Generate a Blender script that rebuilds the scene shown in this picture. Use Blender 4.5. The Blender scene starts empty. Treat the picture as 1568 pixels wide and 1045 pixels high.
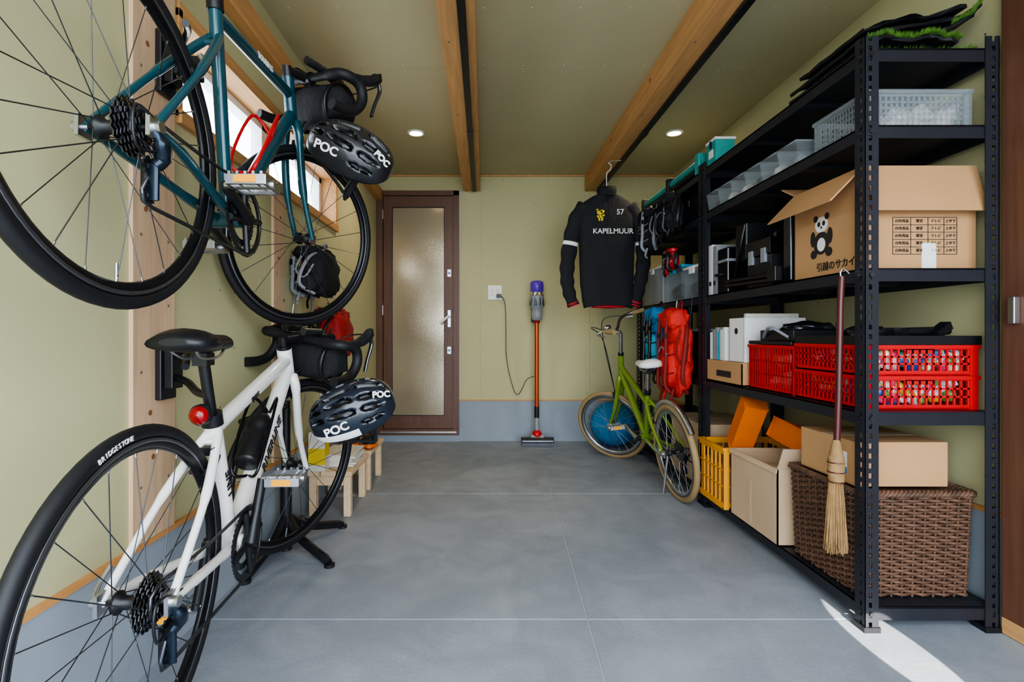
import bpy, bmesh, math, random
from mathutils import Vector, Matrix, noise
random.seed(7)
pi=math.pi
sc=bpy.context.scene
try: sc.view_settings.look='AgX - Medium High Contrast'
except Exception as e: print(e)
def lin(h):
    o=[]
    for i in (0,2,4):
        c=int(h[i:i+2],16)/255
        o.append(c/12.92 if c<=.04045 else ((c+.055)/1.055)**2.4)
    return o
def mat(name,col,rough=.6,metal=0,var=.08,scale=12,bump=0,bscale=60,emit=0,alpha=1,trans=0,coat=0,stretch=None,bdist=.01):
    m=bpy.data.materials.new(name); m.use_nodes=True
    nt=m.node_tree; N=nt.nodes; L=nt.links
    p=N['Principled BSDF']; c=lin(col)
    p.inputs['Roughness'].default_value=rough; p.inputs['Metallic'].default_value=metal
    tc=N.new('ShaderNodeTexCoord'); mp=N.new('ShaderNodeMapping'); L.new(tc.outputs['Object'],mp.inputs[0])
    if stretch: mp.inputs['Scale'].default_value=stretch
    nz=N.new('ShaderNodeTexNoise'); nz.inputs['Scale'].default_value=scale; nz.inputs['Detail'].default_value=5
    L.new(mp.outputs[0],nz.inputs['Vector'])
    cr=N.new('ShaderNodeValToRGB'); L.new(nz.outputs['Fac'],cr.inputs[0])
    cr.color_ramp.elements[0].position=.3; cr.color_ramp.elements[1].position=.7
    cr.color_ramp.elements[0].color=[x*(1-var) for x in c]+[1]
    cr.color_ramp.elements[1].color=[min(1,x*(1+var)) for x in c]+[1]
    L.new(cr.outputs[0],p.inputs['Base Color'])
    if bump:
        n2=N.new('ShaderNodeTexNoise'); n2.inputs['Scale'].default_value=bscale; n2.inputs['Detail'].default_value=4
        L.new(mp.outputs[0],n2.inputs['Vector'])
        b=N.new('ShaderNodeBump'); b.inputs['Strength'].default_value=bump; b.inputs['Distance'].default_value=bdist
        L.new(n2.outputs['Fac'],b.inputs['Height']); L.new(b.outputs[0],p.inputs['Normal'])
    if emit:
        p.inputs['Emission Color'].default_value=c+[1]; p.inputs['Emission Strength'].default_value=emit
    if alpha<1: p.inputs['Alpha'].default_value=alpha
    if trans: p.inputs['Transmission Weight'].default_value=trans
    if coat: p.inputs['Coat Weight'].default_value=coat
    return m

class MB:
    def __init__(s,name,M=None):
        s.n=name; s.v=[]; s.f=[]; s.mi=[]; s.sm=[]; s.mats=[]; s.M=M or Matrix()
    def add(s,vs,fs,m,smooth=False):
        if m not in s.mats: s.mats.append(m)
        k=s.mats.index(m); o=len(s.v); M=s.M
        s.v+=[M@Vector(v) for v in vs]
        for f in fs:
            s.f.append([i+o for i in f]); s.mi.append(k); s.sm.append(smooth)
    def box(s,c,d,m,rot=None):
        hx,hy,hz=d[0]/2,d[1]/2,d[2]/2; c=Vector(c)
        vs=[Vector((x*hx,y*hy,z*hz)) for z in(-1,1) for y in(-1,1) for x in(-1,1)]
        if rot is not None:
            R=rot if isinstance(rot,Matrix) else (Matrix.Rotation(rot[2],3,'Z')@Matrix.Rotation(rot[1],3,'Y')@Matrix.Rotation(rot[0],3,'X'))
            vs=[R@v for v in vs]
        s.add([v+c for v in vs],[(0,2,3,1),(4,5,7,6),(0,1,5,4),(2,6,7,3),(0,4,6,2),(1,3,7,5)],m)
    def bb(s,x0,x1,y0,y1,z0,z1,m): s.box(((x0+x1)/2,(y0+y1)/2,(z0+z1)/2),(x1-x0,y1-y0,z1-z0),m)
    def loft(s,rings,m,cap=True,closed=False,smooth=True):
        n=len(rings[0]); vs=[p for r in rings for p in r]; fs=[]
        K=len(rings)
        for i in range(K if closed else K-1):
            a=i*n; b=((i+1)%K)*n
            for j in range(n):
                fs.append((a+j,a+(j+1)%n,b+(j+1)%n,b+j))
        s.add(vs,fs,m,smooth)
        if cap and not closed:
            s.add(rings[0],[tuple(range(n))],m); s.add(rings[-1],[tuple(range(n))],m)
    def tube(s,pts,r,m,n=8,closed=False,cap=True,flat=1,up=None):
        pts=[Vector(p) for p in pts]; K=len(pts)
        rs=r if isinstance(r,(list,tuple)) else [r]*K
        tans=[]
        for i in range(K):
            if closed: t=pts[(i+1)%K]-pts[i-1]
            else: t=pts[min(i+1,K-1)]-pts[max(i-1,0)]
            tans.append(t.normalized() if t.length>1e-9 else Vector((0,0,1)))
        t0=tans[0]
        a=Vector(up) if up else (Vector((0,0,1)) if abs(t0.z)<.9 else Vector((1,0,0)))
        nrm=(a-t0*a.dot(t0)).normalized(); rings=[]
        for i in range(K):
            t=tans[i]
            nrm=nrm-t*nrm.dot(t)
            if nrm.length<1e-6: nrm=t.orthogonal()
            nrm.normalize(); b=t.cross(nrm)
            rings.append([pts[i]+(nrm*math.cos(2*pi*j/n)*flat+b*math.sin(2*pi*j/n))*rs[i] for j in range(n)])
        s.loft(rings,m,cap=cap,closed=closed)
    def cyl(s,p0,p1,r,m,r1=None,n=14): s.tube([p0,p1],[r,r if r1 is None else r1],m,n)
    def lathe(s,prof,c,axis,m,n=40,closedp=False,smooth=True):
        ax=Vector(axis).normalized(); u=ax.orthogonal().normalized(); w=ax.cross(u); c=Vector(c)
        rings=[]
        for j in range(n):
            d=u*math.cos(2*pi*j/n)+w*math.sin(2*pi*j/n)
            rings.append([c+d*r+ax*h for r,h in prof])
        k=len(prof); vs=[p for r in rings for p in r]; fs=[]
        for j in range(n):
            a=j*k;b=((j+1)%n)*k
            for i in range(k if closedp else k-1):
                fs.append((a+i,a+(i+1)%k,b+(i+1)%k,b+i))
        s.add(vs,fs,m,smooth)
    def disc(s,c,axis,r,h,m,n=24): s.lathe([(0.0001,-h/2),(r,-h/2),(r,h/2),(0.0001,h/2)],c,axis,m,n,smooth=False)
    def gear(s,c,axis,R,nt,th,rin,m):
        ax=Vector(axis).normalized(); u=ax.orthogonal().normalized(); w=ax.cross(u); c=Vector(c)
        n=nt*2; vs=[]
        for h in(-th/2,th/2):
            for j in range(n):
                a=2*pi*j/n; d=u*math.cos(a)+w*math.sin(a); rr=R if j%2 else R-.005
                vs+= [c+ax*h+d*rr, c+ax*h+d*rin]
        fs=[]
        for j in range(n):
            k=(j+1)%n
            fs+=[(2*j,2*k,2*k+1,2*j+1),(2*n+2*j,2*n+2*j+1,2*n+2*k+1,2*n+2*k),(2*j,2*n+2*j,2*n+2*k,2*k),(2*j+1,2*k+1,2*n+2*k+1,2*n+2*j+1)]
        s.add(vs,fs,m)
    def blob(s,c,d,m,rot=None,wob=.0,n=12,seed=0,pw=1,fr=2.3,w2=0):
        c=Vector(c); R=Matrix()
        if rot: R=(Matrix.Rotation(rot[2],4,'Z')@Matrix.Rotation(rot[1],4,'Y')@Matrix.Rotation(rot[0],4,'X'))
        rings=[]
        for i in range(n+1):
            t=pi*i/n; t=min(max(t,.02),pi-.02)
            ring=[]
            for j in range(n*2):
                a=pi*j/n
                p=Vector((math.sin(t)*math.cos(a),math.sin(t)*math.sin(a),math.cos(t)))
                if pw!=1: p=Vector([math.copysign(abs(q)**pw,q) for q in p])
                k=1+wob*noise.noise(p*fr+Vector((seed*3.1,seed,0)))
                if w2: k+=w2*noise.noise(p*fr*3.5+Vector((seed,seed*2.2,5)))
                p=Vector((p.x*d[0]/2,p.y*d[1]/2,p.z*d[2]/2))*k
                ring.append(c+(R.to_3x3()@p))
            rings.append(ring)
        s.loft(rings,m)
    def build(s,bevel=0,origin=None,parent=None):
        me=bpy.data.meshes.new(s.n)
        if origin is None:
            xs=[v.x for v in s.v]; ys=[v.y for v in s.v]; zs=[v.z for v in s.v]
            origin=Vector(((min(xs)+max(xs))/2,(min(ys)+max(ys))/2,min(zs)))
        origin=Vector(origin)
        me.from_pydata([v-origin for v in s.v],[],s.f)
        for m in s.mats: me.materials.append(m)
        me.polygons.foreach_set('material_index',s.mi); me.polygons.foreach_set('use_smooth',s.sm)
        bm=bmesh.new(); bm.from_mesh(me); bmesh.ops.recalc_face_normals(bm,faces=bm.faces); bm.to_mesh(me); bm.free()
        ob=bpy.data.objects.new(s.n,me); ob.location=origin
        sc.collection.objects.link(ob)
        if bevel:
            b=ob.modifiers.new('bevel','BEVEL'); b.width=bevel; b.segments=2; b.limit_method='ANGLE'; b.angle_limit=math.radians(50)
        if parent:
            ob.parent=parent; ob.location=origin-parent.location
        return ob
def cat(pts,k=6,closed=False):
    pts=[Vector(p) for p in pts]; n=len(pts); out=[]
    for i in range(n if closed else n-1):
        if closed: p0,p1,p2,p3=pts[i-1],pts[i],pts[(i+1)%n],pts[(i+2)%n]
        else: p0,p1,p2,p3=pts[max(i-1,0)],pts[i],pts[i+1],pts[min(i+2,n-1)]
        for j in range(k):
            t=j/k
            out.append(.5*((2*p1)+(-p0+p2)*t+(2*p0-5*p1+4*p2-p3)*t*t+(-p0+3*p1-3*p2+p3)*t**3))
    if not closed: out.append(pts[-1])
    return out
def text(parent,name,body,loc,size,m,rot,ex=.0006,off=.0004):
    cu=bpy.data.curves.new(name,'FONT'); cu.body=body; cu.size=size; cu.extrude=ex; cu.align_x='CENTER'; cu.align_y='CENTER'; cu.offset=off
    cu.materials.append(m); ob=bpy.data.objects.new(name,cu); sc.collection.objects.link(ob)
    ob.parent=parent; ob.location=Vector(loc)-parent.location; ob.rotation_euler=rot
    return ob

# ---------------- materials
M_wall=mat('drywall_olive','bdb98e',.85,var=.03,scale=2,bump=.03,bscale=150)
M_ceil=mat('drywall_ceiling','b5ae8a',.85,var=.03,scale=2,bump=.03,bscale=150)
M_gap=mat('panel_gap','d6d2bc',.9)
M_screw=mat('screw_head','6f6c58',.5)
M_screwc=mat('screw_putty','d0ccb4',.6)
def floor_mat():
    m=mat('concrete_floor','99a0a9',.5,var=.10,scale=1.1,bump=.06,bscale=40)
    nt=m.node_tree; N=nt.nodes; L=nt.links; p=N['Principled BSDF']
    src=p.inputs['Base Color'].links[0].from_socket
    tc=[n for n in N if n.type=='TEX_COORD'][0]
    n=N.new('ShaderNodeTexNoise'); n.inputs['Scale'].default_value=4.5; n.inputs['Detail'].default_value=9; n.inputs['Distortion'].default_value=1.2
    L.new(tc.outputs['Object'],n.inputs['Vector'])
    r=N.new('ShaderNodeValToRGB'); r.color_ramp.elements[0].position=.36; r.color_ramp.elements[1].position=.68
    r.color_ramp.elements[0].color=(.80,.81,.82,1); r.color_ramp.elements[1].color=(1,1,1,1); L.new(n.outputs['Fac'],r.inputs[0])
    n3=N.new('ShaderNodeTexNoise'); n3.inputs['Scale'].default_value=90; n3.inputs['Detail'].default_value=3; L.new(tc.outputs['Object'],n3.inputs['Vector'])
    r3=N.new('ShaderNodeValToRGB'); r3.color_ramp.elements[0].position=.3; r3.color_ramp.elements[1].position=.6
    r3.color_ramp.elements[0].color=(.90,.90,.90,1); r3.color_ramp.elements[1].color=(1,1,1,1); L.new(n3.outputs['Fac'],r3.inputs[0])
    mx=N.new('ShaderNodeMix'); mx.data_type='RGBA'; mx.blend_type='MULTIPLY'; mx.inputs[0].default_value=1
    L.new(src,mx.inputs[6]); L.new(r.outputs[0],mx.inputs[7])
    m2=N.new('ShaderNodeMix'); m2.data_type='RGBA'; m2.blend_type='MULTIPLY'; m2.inputs[0].default_value=1
    L.new(mx.outputs[2],m2.inputs[6]); L.new(r3.outputs[0],m2.inputs[7]); L.new(m2.outputs[2],p.inputs['Base Color'])
    mr=N.new('ShaderNodeMapRange'); mr.inputs[3].default_value=.6; mr.inputs[4].default_value=.36; L.new(n.outputs['Fac'],mr.inputs[0]); L.new(mr.outputs[0],p.inputs['Roughness'])
    return m
M_conc=floor_mat()
M_joint=mat('joint_sealant','a9aeb4',.8,var=.05)
M_found=mat('foundation_concrete','939da6',.8,var=.06,scale=5,bump=.05)
M_wood=mat('pine_wood','c3935f',.6,var=.16,scale=6,stretch=(9,.6,9))
M_woodv=mat('pine_wood_vertical','cfae8c',.6,var=.14,scale=6,stretch=(9,9,.5))
M_woodo=mat('orange_trim_wood','c98f55',.6,var=.1)
M_bench=mat('bench_pine','dcc09a',.6,var=.1,scale=8,stretch=(6,1,6))
M_brown=mat('brown_wood_door','634231',.45,var=.16,scale=5,stretch=(12,12,.8))
M_blk=mat('black_plastic','15161a',.4,var=.2)
M_blkr=mat('black_rubber','121317',.6,var=.15,bump=.05)
M_mblk=mat('black_gloss','0c0d10',.22,var=.1)
M_shelf=mat('charcoal_steel','2b2d34',.42,metal=.3,var=.1)
M_alu=mat('brushed_aluminium','c4c6ca',.3,metal=1,var=.08)
M_dsteel=mat('dark_steel','5a5c62',.3,metal=.9,var=.15)
M_white=mat('white_paint','f0eeea',.3,var=.02,coat=.3)
M_whitep=mat('white_plastic','ececea',.4,var=.03)
M_teal=mat('teal_frame_paint','174a56',.28,var=.05,metal=.15,coat=.4)
M_green=mat('green_frame_paint','6f8a26',.3,var=.05,coat=.4)
M_red=mat('red_plastic','c01018',.4,var=.06)
M_redf=mat('red_fabric','d02a20',.75,var=.15,bump=.8,bscale=14,bdist=.03)
M_redd=mat('deep_red_fabric','9a1c18',.75,var=.15,bump=.6,bscale=14,bdist=.03)
M_bluef=mat('blue_fabric','1f78ac',.75,var=.15,bump=.8,bscale=14,bdist=.03)
M_lblue=mat('light_blue_fabric','2aa6c8',.75,var=.12,bump=.6,bscale=14,bdist=.03)
M_blkf=mat('black_fabric','17181b',.85,var=.2,bump=.7,bscale=16,bdist=.02)
M_orange=mat('orange_plastic','e0701a',.45,var=.05)
M_yell=mat('amber_crate_plastic','eda32a',.5,var=.05)
M_amber=mat('amber_reflector','f0a21a',.3,var=.05)
M_card=mat('cardboard','bb9063',.85,var=.06,scale=4)
M_cardd=mat('cardboard_light','c9ad8c',.85,var=.06,scale=4)
M_ink=mat('print_ink','2c2622',.8)
M_wick=mat('wicker','5e4332',.65,var=.4,scale=40)
M_straw=mat('broom_straw','94744a',.8,var=.25,scale=30)
M_dred=mat('dark_red_lacquer','4a1c1a',.35,var=.1)
M_clear=mat('clear_plastic','aab4b8',.15,alpha=.30,var=.03)
M_cloth=mat('white_cloth','ece8e2',.9,var=.05,bump=.4,bscale=30)
M_jersey=mat('black_jersey','17181c',.85,var=.12,bump=.4,bscale=12,bdist=.02)
M_jred=mat('jersey_red_lining','b5202c',.8)
M_yel=mat('yellow_print','e0c020',.7)
M_navy=mat('navy_helmet','18212d',.3,var=.08,coat=.5)
M_char=mat('charcoal_helmet','1e2024',.35,var=.08,coat=.4)
M_tan=mat('tan_tyre','99825a',.7,var=.08)
M_grass=mat('artificial_grass','56802a',.8,var=.35,scale=50)
M_paper=mat('paper','d8d4c8',.8,var=.08,scale=30)
M_grey=mat('grey_plastic','8b8f94',.45)
M_purple=mat('purple_plastic','5a34b0',.3)
M_cop=mat('copper_orange_tube','c0541f',.3,metal=.6,var=.04)
M_tealp=mat('teal_plastic','2b9a94',.5)
M_vinyl=mat('white_window_frame','e4e4e2',.4)
M_lamp=mat('lamp_glow','ffe2b4',.5,emit=30)
M_knot=mat('wood_knot','8a5a38',.7)

def glassmat():
    m=bpy.data.materials.new('frosted_glass'); m.use_nodes=True; nt=m.node_tree; p=nt.nodes['Principled BSDF']
    tc=nt.nodes.new('ShaderNodeTexCoord'); v=nt.nodes.new('ShaderNodeTexNoise'); v.inputs['Scale'].default_value=110; v.inputs['Detail'].default_value=2
    nt.links.new(tc.outputs['Object'],v.inputs['Vector'])
    b=nt.nodes.new('ShaderNodeBump'); b.inputs['Strength'].default_value=.16; b.inputs['Distance'].default_value=.003
    nt.links.new(v.outputs['Fac'],b.inputs['Height']); nt.links.new(b.outputs[0],p.inputs['Normal'])
    p.inputs['Base Color'].default_value=lin('b3a78e')+[1]; p.inputs['Roughness'].default_value=.13; p.inputs['Specular IOR Level'].default_value=1
    p.inputs['Metallic'].default_value=.45
    return m
M_frost=glassmat()

# ---------------- room shell
XL,XR,YB,YF,H=-.905,1.585,4.308,-.35,2.24
BASE=.346
fl=MB('floor')
fl.bb(XL,XR+.15,YF,YB+.0,-.2,-.003,M_joint)
def jx(y): return .256+.0425*y
ys=[YF,.34,1.613,2.884,YB]
g=.0025
for i in range(4):
    y0=ys[i]+(g if i else 0); y1=ys[i+1]-(g if i<3 else 0)
    for (a0,a1,b0,b1) in ((XL,jx(y0)-g,XL,jx(y1)-g),(jx(y0)+g,XR,jx(y1)+g,XR)):
        vs=[(a0,y0,-.05),(a1,y0,-.05),(b1,y1,-.05),(b0,y1,-.05),(a0,y0,0),(a1,y0,0),(b1,y1,0),(b0,y1,0)]
        fl.add(vs,[(0,3,2,1),(4,5,6,7),(0,1,5,4),(1,2,6,5),(2,3,7,6),(3,0,4,7)],M_conc)
fl.build(bevel=.002)
gr=MB('ground'); gr.bb(-12,12,-14,YF-.001,-.25,-.03,mat('driveway_concrete','b5b6b4',.8,var=.08,scale=3)); gr.build()

def screws(mb,pts,axis,m=None):
    for p in pts: mb.disc(p,axis,.0035,.0015,m or M_screw,n=8)
bw=MB('wall_back')
bw.bb(XL,XR,YB+.006,YB+.15,-.1,H+.1,M_gap)
sx=[-.205,-.035,.885,XR]
for a,b in zip(sx[:-1],sx[1:]): bw.bb(a+.001,b-.001,YB,YB+.01,BASE,H,M_wall)
bw.bb(XL,-.205,YB,YB+.01,2.1,H,M_wall)
screws(bw,[(x,YB-.0005,z) for x in(-.06,-.01,.42,.86,.91,1.3) for z in [BASE+.05+.2*i for i in range(10)]],(0,1,0))
screws(bw,[(-.2+.12*i,YB-.0005,2.19) for i in range(14)],(0,1,0))
bw.build()
fb=MB('baseboard_back'); fb.bb(-.214,XR,YB-.004,YB-.0005,0,BASE-.006,M_found); fb.bb(-.214,XR,YB-.008,YB-.0005,BASE-.006,BASE+.003,M_woodo); fb.build()
tb=MB('trim_1'); tb.bb(XL,XR,YB-.012,YB-.0005,H-.016,H-.001,M_wood); tb.build()
WY0,WY1,WZ0,WZ1=1.50,3.12,1.54,1.86
lw=MB('wall_left')
T=.13
lw.bb(XL-T,XL,YF,YB+.15,-.1,WZ0,M_wall); lw.bb(XL-T,XL,YF,YB+.15,WZ1,H+.1,M_wall)
lw.bb(XL-T,XL,YF,WY0,WZ0,WZ1,M_wall); lw.bb(XL-T,XL,WY1,YB+.15,WZ0,WZ1,M_wall)
screws(lw,[(XL+.0005,y,z) for y in(.5,.95,1.75,1.85,2.3,2.76,3.2,3.66) for z in [.45+.2*i for i in range(6)]],(1,0,0))
lw.build()
bl=MB('baseboard_left'); bl.bb(XL+.0005,XL+.006,YF,YB-.01,0,BASE-.008,M_found); bl.bb(XL+.0005,XL+.012,YF,YB-.01,BASE-.008,BASE+.006,M_woodo); bl.build()
for (a,b,zt,nm) in((1.30,1.475,H-.03,'trim_2'),(2.17,2.29,WZ0-.03,'trim_4')):
    st=MB(nm); st.bb(XL+.0005,XL+.012,a,b,BASE+.007,zt,M_woodv)
    for z in [.5,.62,.8,.98,1.16,1.34,1.6,1.9]:
        if z>zt-.1: continue
        for y in(a+.03,b-.03): st.disc((XL+.0125,y,z),(1,0,0),.004,.002,M_screw,n=10)
        st.disc((XL+.0122,a+.04+.08*((z*7)%1),z+.07),(1,0,0),.008,.0012,M_knot,n=10)
    st.build(bevel=.001)
tp=MB('trim_3'); tp.bb(XL+.001,XL+.05,YF,YB-.02,2.02,2.11,M_wood); tp.build(bevel=.002)
wd=MB('window_1')
wd.bb(XL-T-.005,XL+.01,WY0,WY1,WZ1-.025,WZ1+.02,M_wood); wd.bb(XL-T-.005,XL+.018,WY0,WY1,WZ0-.02,WZ0+.02,M_wood)
wd.bb(XL-T-.005,XL+.01,WY1-.03,WY1+.0,WZ0,WZ1,M_wood); wd.bb(XL-T-.005,XL+.01,WY0,WY0+.02,WZ0,WZ1,M_wood)
gx=XL-T+.02
span=(WY1-.03-WY0-.02)
for i in range(2):
    a=WY0+.02+span*i/2; b=a+span/2
    for (y0,y1,z0,z1) in ((a,b,WZ0+.02,WZ0+.055),(a,b,WZ1-.055,WZ1-.025),(a,a+.04,WZ0+.02,WZ1-.025),(b-.04,b,WZ0+.02,WZ1-.025)):
        wd.bb(gx-.02,gx+.03,y0,y1,z0,z1,M_vinyl)
    wd.bb(gx+.03,gx+.05,(a+b)/2-.03,(a+b)/2+.03,WZ0+.025,WZ0+.045,M_grey)
wd.bb(gx-.002,gx+.002,WY0+.02,WY1-.03,WZ0+.04,WZ1-.03,mat('window_glass','f4f8fa',.03,alpha=.06,var=0))
wd.build(bevel=.0015)
rw=MB('wall_right'); rw.bb(XR+.006,XR+.15,1.56,YB+.15,-.1,H+.1,M_gap)
for a,b in((1.56,2.4),(2.4,3.3),(3.3,YB)): rw.bb(XR,XR+.01,a+.001,b-.001,BASE,H,M_wall)
screws(rw,[(XR-.0005,y,z) for y in(1.62,2.37,2.43,2.85,3.27) for z in [.45+.2*i for i in range(9)]],(1,0,0))
rw.build()
br=MB('baseboard_right'); br.bb(XR-.005,XR-.0005,1.56,YB-.02,0,BASE-.006,M_found); br.bb(XR-.012,XR-.0005,1.56,YB-.02,BASE-.006,BASE+.008,M_woodo); br.build()
d2=MB('door_2')
d2.bb(XR-.03,XR+.15,1.47,1.542,.05,H-.002,M_brown); d2.bb(XR-.012,XR+.15,YF+.02,1.47,.05,H-.002,M_brown)
d2.bb(XR-.03,XR+.15,YF+.02,1.542,0.001,.05,M_wood)
d2.bb(XR-.05,XR-.03,1.485,1.505,.93,1.01,M_alu)
d2.build(bevel=.003)
ce=MB('ceiling'); ce.bb(XL,XR+.15,YF,YB+.15,H+.006,H+.2,M_gap)
for a,b in((YF,.76),(.76,1.67),(1.67,2.58),(2.58,YB)):
    ce.bb(XL,XR,a+.001,b-.001,H,H+.01,M_ceil)
screws(ce,[(x,y,H-.0005) for x in [XL+.1+.2*i for i in range(12)] for y in (.8,1.3,1.64,1.70,2.1,2.55,2.61,3.05,3.5,3.95,4.2)],(0,0,1),M_screwc)
ce.build()
for k,(x0,x1,rx) in enumerate(((-.178,-.035,-.085),(.84,.965,.945))):
    b=MB('ceiling_beam'); b.bb(x0,x1,YF+.02,YB-.013,H-.14,H-.001,M_wood)
    for (yy) in (1.9,2.6,3.4,4.1): 
        b.disc((x0-.0005,yy,H-.05),(1,0,0),.012,.002,M_knot,n=12); b.disc(((x0+x1)/2-.04,yy+.2,H-.1405),(0,0,1),.006,.002,M_screw,n=10)
    b.build(bevel=.003)
    r=MB('lighting_track'); r.bb(rx-.016,rx+.016,YF+.1,YB-.06,H-.158,H-.1405,M_blk)
    r.bb(rx-.018,rx+.018,3.0,3.08,H-.162,H-.1405,M_blk); r.build(bevel=.002)
for x in(-.455,1.26):
    d=MB('recessed_downlight'); y=3.40
    d.lathe([(.042,-.001),(.058,-.001),(.060,-.006),(.044,-.009),(.042,-.001)],(x,y,H),(0,0,1),M_whitep,n=32)
    d.disc((x,y,H-.003),(0,0,1),.042,.002,M_lamp); ob=d.build()
    li=bpy.data.lights.new('downlight','SPOT'); li.energy=24; li.color=(1,.8,.56); li.spot_size=2.4; li.spot_blend=.8; li.shadow_soft_size=.04
    lo=bpy.data.objects.new('downlight_lamp',li); sc.collection.objects.link(lo); lo.parent=ob; lo.location=Vector((x,y,H-.02))-ob.location

# ---------------- door back
d=MB('door_1')
x0,x1,z0,z1=XL+.004,-.214,.077,2.10
d.bb(x0,x0+.05,YB-.035,YB-.0005,z0,z1,M_brown); d.bb(x1-.045,x1,YB-.035,YB-.0005,z0,z1,M_brown)
d.bb(x0,x1,YB-.035,YB-.0005,z1-.04,z1,M_brown); d.bb(x0-.0,x1,YB-.04,YB-.0005,z0-.02,z0+.03,M_brown)
d.bb(x0,x1,YB-.02,YB-.0005,0,z0-.02,M_found)
a0,a1,c0,c1=-.845,-.265,.11,2.055
gx0,gx1,gz0,gz1=-.775,-.335,.215,1.965
for (p,q,r_,s_) in((a0,gx0,c0,c1),(gx1,a1,c0,c1),(gx0,gx1,c0,gz0),(gx0,gx1,gz1,c1)): d.bb(p,q,YB-.026,YB-.001,r_,s_,M_brown)
d.bb(gx0,gx1,YB-.012,YB-.004,gz0,gz1,M_frost)
for (p,q,r_,s_) in((gx0,gx0+.006,gz0,gz1),(gx1-.006,gx1,gz0,gz1),(gx0,gx1,gz0,gz0+.006),(gx0,gx1,gz1-.006,gz1)): d.bb(p,q,YB-.02,YB-.011,r_,s_,M_blk)
for z in(1.41,.765):
    d.bb(-.31,-.28,YB-.034,YB-.026,z-.03,z+.03,M_alu); d.cyl((-.295,YB-.034,z),(-.295,YB-.04,z),.011,M_dsteel)
d.bb(-.307,-.283,YB-.034,YB-.026,.96,1.10,M_alu)
d.tube(cat([(-.295,YB-.034,1.045),(-.295,YB-.075,1.045),(-.31,YB-.082,1.04),(-.37,YB-.085,.985)]),.011,M_whitep)
for z in(1.9,1.1,.35): d.cyl((x0+.052,YB-.04,z-.04),(x0+.052,YB-.04,z+.04),.006,M_alu)
d.bb(x0+.03,x1-.02,YB-.05,YB-.035,z0+.0,z0+.012,M_alu)
d.build(bevel=.002)

o=MB('wall_outlet'); o.bb(.03,.145,YB-.008,YB-.0005,1.19,1.31,M_whitep); o.bb(.05,.08,YB-.011,YB-.008,1.22,1.28,M_cloth); o.bb(.095,.125,YB-.011,YB-.008,1.22,1.28,M_cloth)
o.bb(.1,.14,YB-.05,YB-.011,1.205,1.235,M_blk)
o.build(bevel=.002)
v=MB('cordless_stick_vacuum'); vx,vy=.425,4.17
v.tube(cat([(.142,4.27,1.22),(.17,4.26,1.15),(.178,4.26,.95),(.18,4.27,.75),(.2,4.27,.6),(.245,4.25,.43),(.28,4.25,.4),(.31,4.22,.45),(.35,4.2,.53),(vx,vy+.02,.56)]),.0028,M_blk,n=6)
v.lathe([(.001,.0),(.03,.0),(.042,.012),(.046,.05),(.044,.1),(.05,.105),(.05,.11),(.056,.115),(.056,.2)],(vx,vy-.02,1.01),(0,0,1),M_grey,n=28)
v.lathe([(.056,.2),(.05,.21),(.046,.235)],(vx,vy-.02,1.01),(0,0,1),M_alu,n=28)
v.lathe([(.046,.0),(.054,.008),(.054,.07),(.048,.085),(.03,.092),(.001,.094)],(vx,vy-.02,1.24),(0,0,1),M_purple,n=28)
for a in range(10):
    v.cyl((vx+.05*math.cos(a*pi/5),vy-.02+.05*math.sin(a*pi/5),1.13),(vx+.046*math.cos(a*pi/5),vy-.02+.046*math.sin(a*pi/5),1.22),.012,M_dsteel,r1=.008)
v.bb(vx-.03,vx+.03,vy,vy+.09,1.06,1.12,M_blk); v.tube(cat([(vx,vy+.03,1.1),(vx,vy+.07,1.15),(vx,vy+.07,1.25),(vx,vy+.02,1.3)]),.014,M_blk)
v.bb(vx-.035,vx+.035,vy+.09,YB-.001,1.0,1.2,M_blk)
v.cyl((vx,vy,.99),(vx,vy,1.03),.026,M_redd)
v.cyl((vx,vy,.3),(vx,vy,1.0),.018,M_cop,n=18); v.cyl((vx,vy,.22),(vx,vy,.31),.02,M_blk)
v.cyl((vx,vy,.22),(vx,vy-.02,.09),.018,M_grey); v.blob((vx,vy-.02,.085),(.08,.08,.08),M_red)
v.cyl((vx-.13,vy-.05,.036),(vx+.13,vy-.05,.036),.034,M_blk,n=20); v.cyl((vx-.12,vy-.065,.04),(vx+.12,vy-.065,.04),.027,M_dsteel,n=20)
v.bb(vx-.13,vx+.13,vy-.09,vy-.03,.002,.03,M_dsteel); v.cyl((vx-.05,vy-.03,.06),(vx+.05,vy-.03,.06),.03,M_grey)
v.build()

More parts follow.
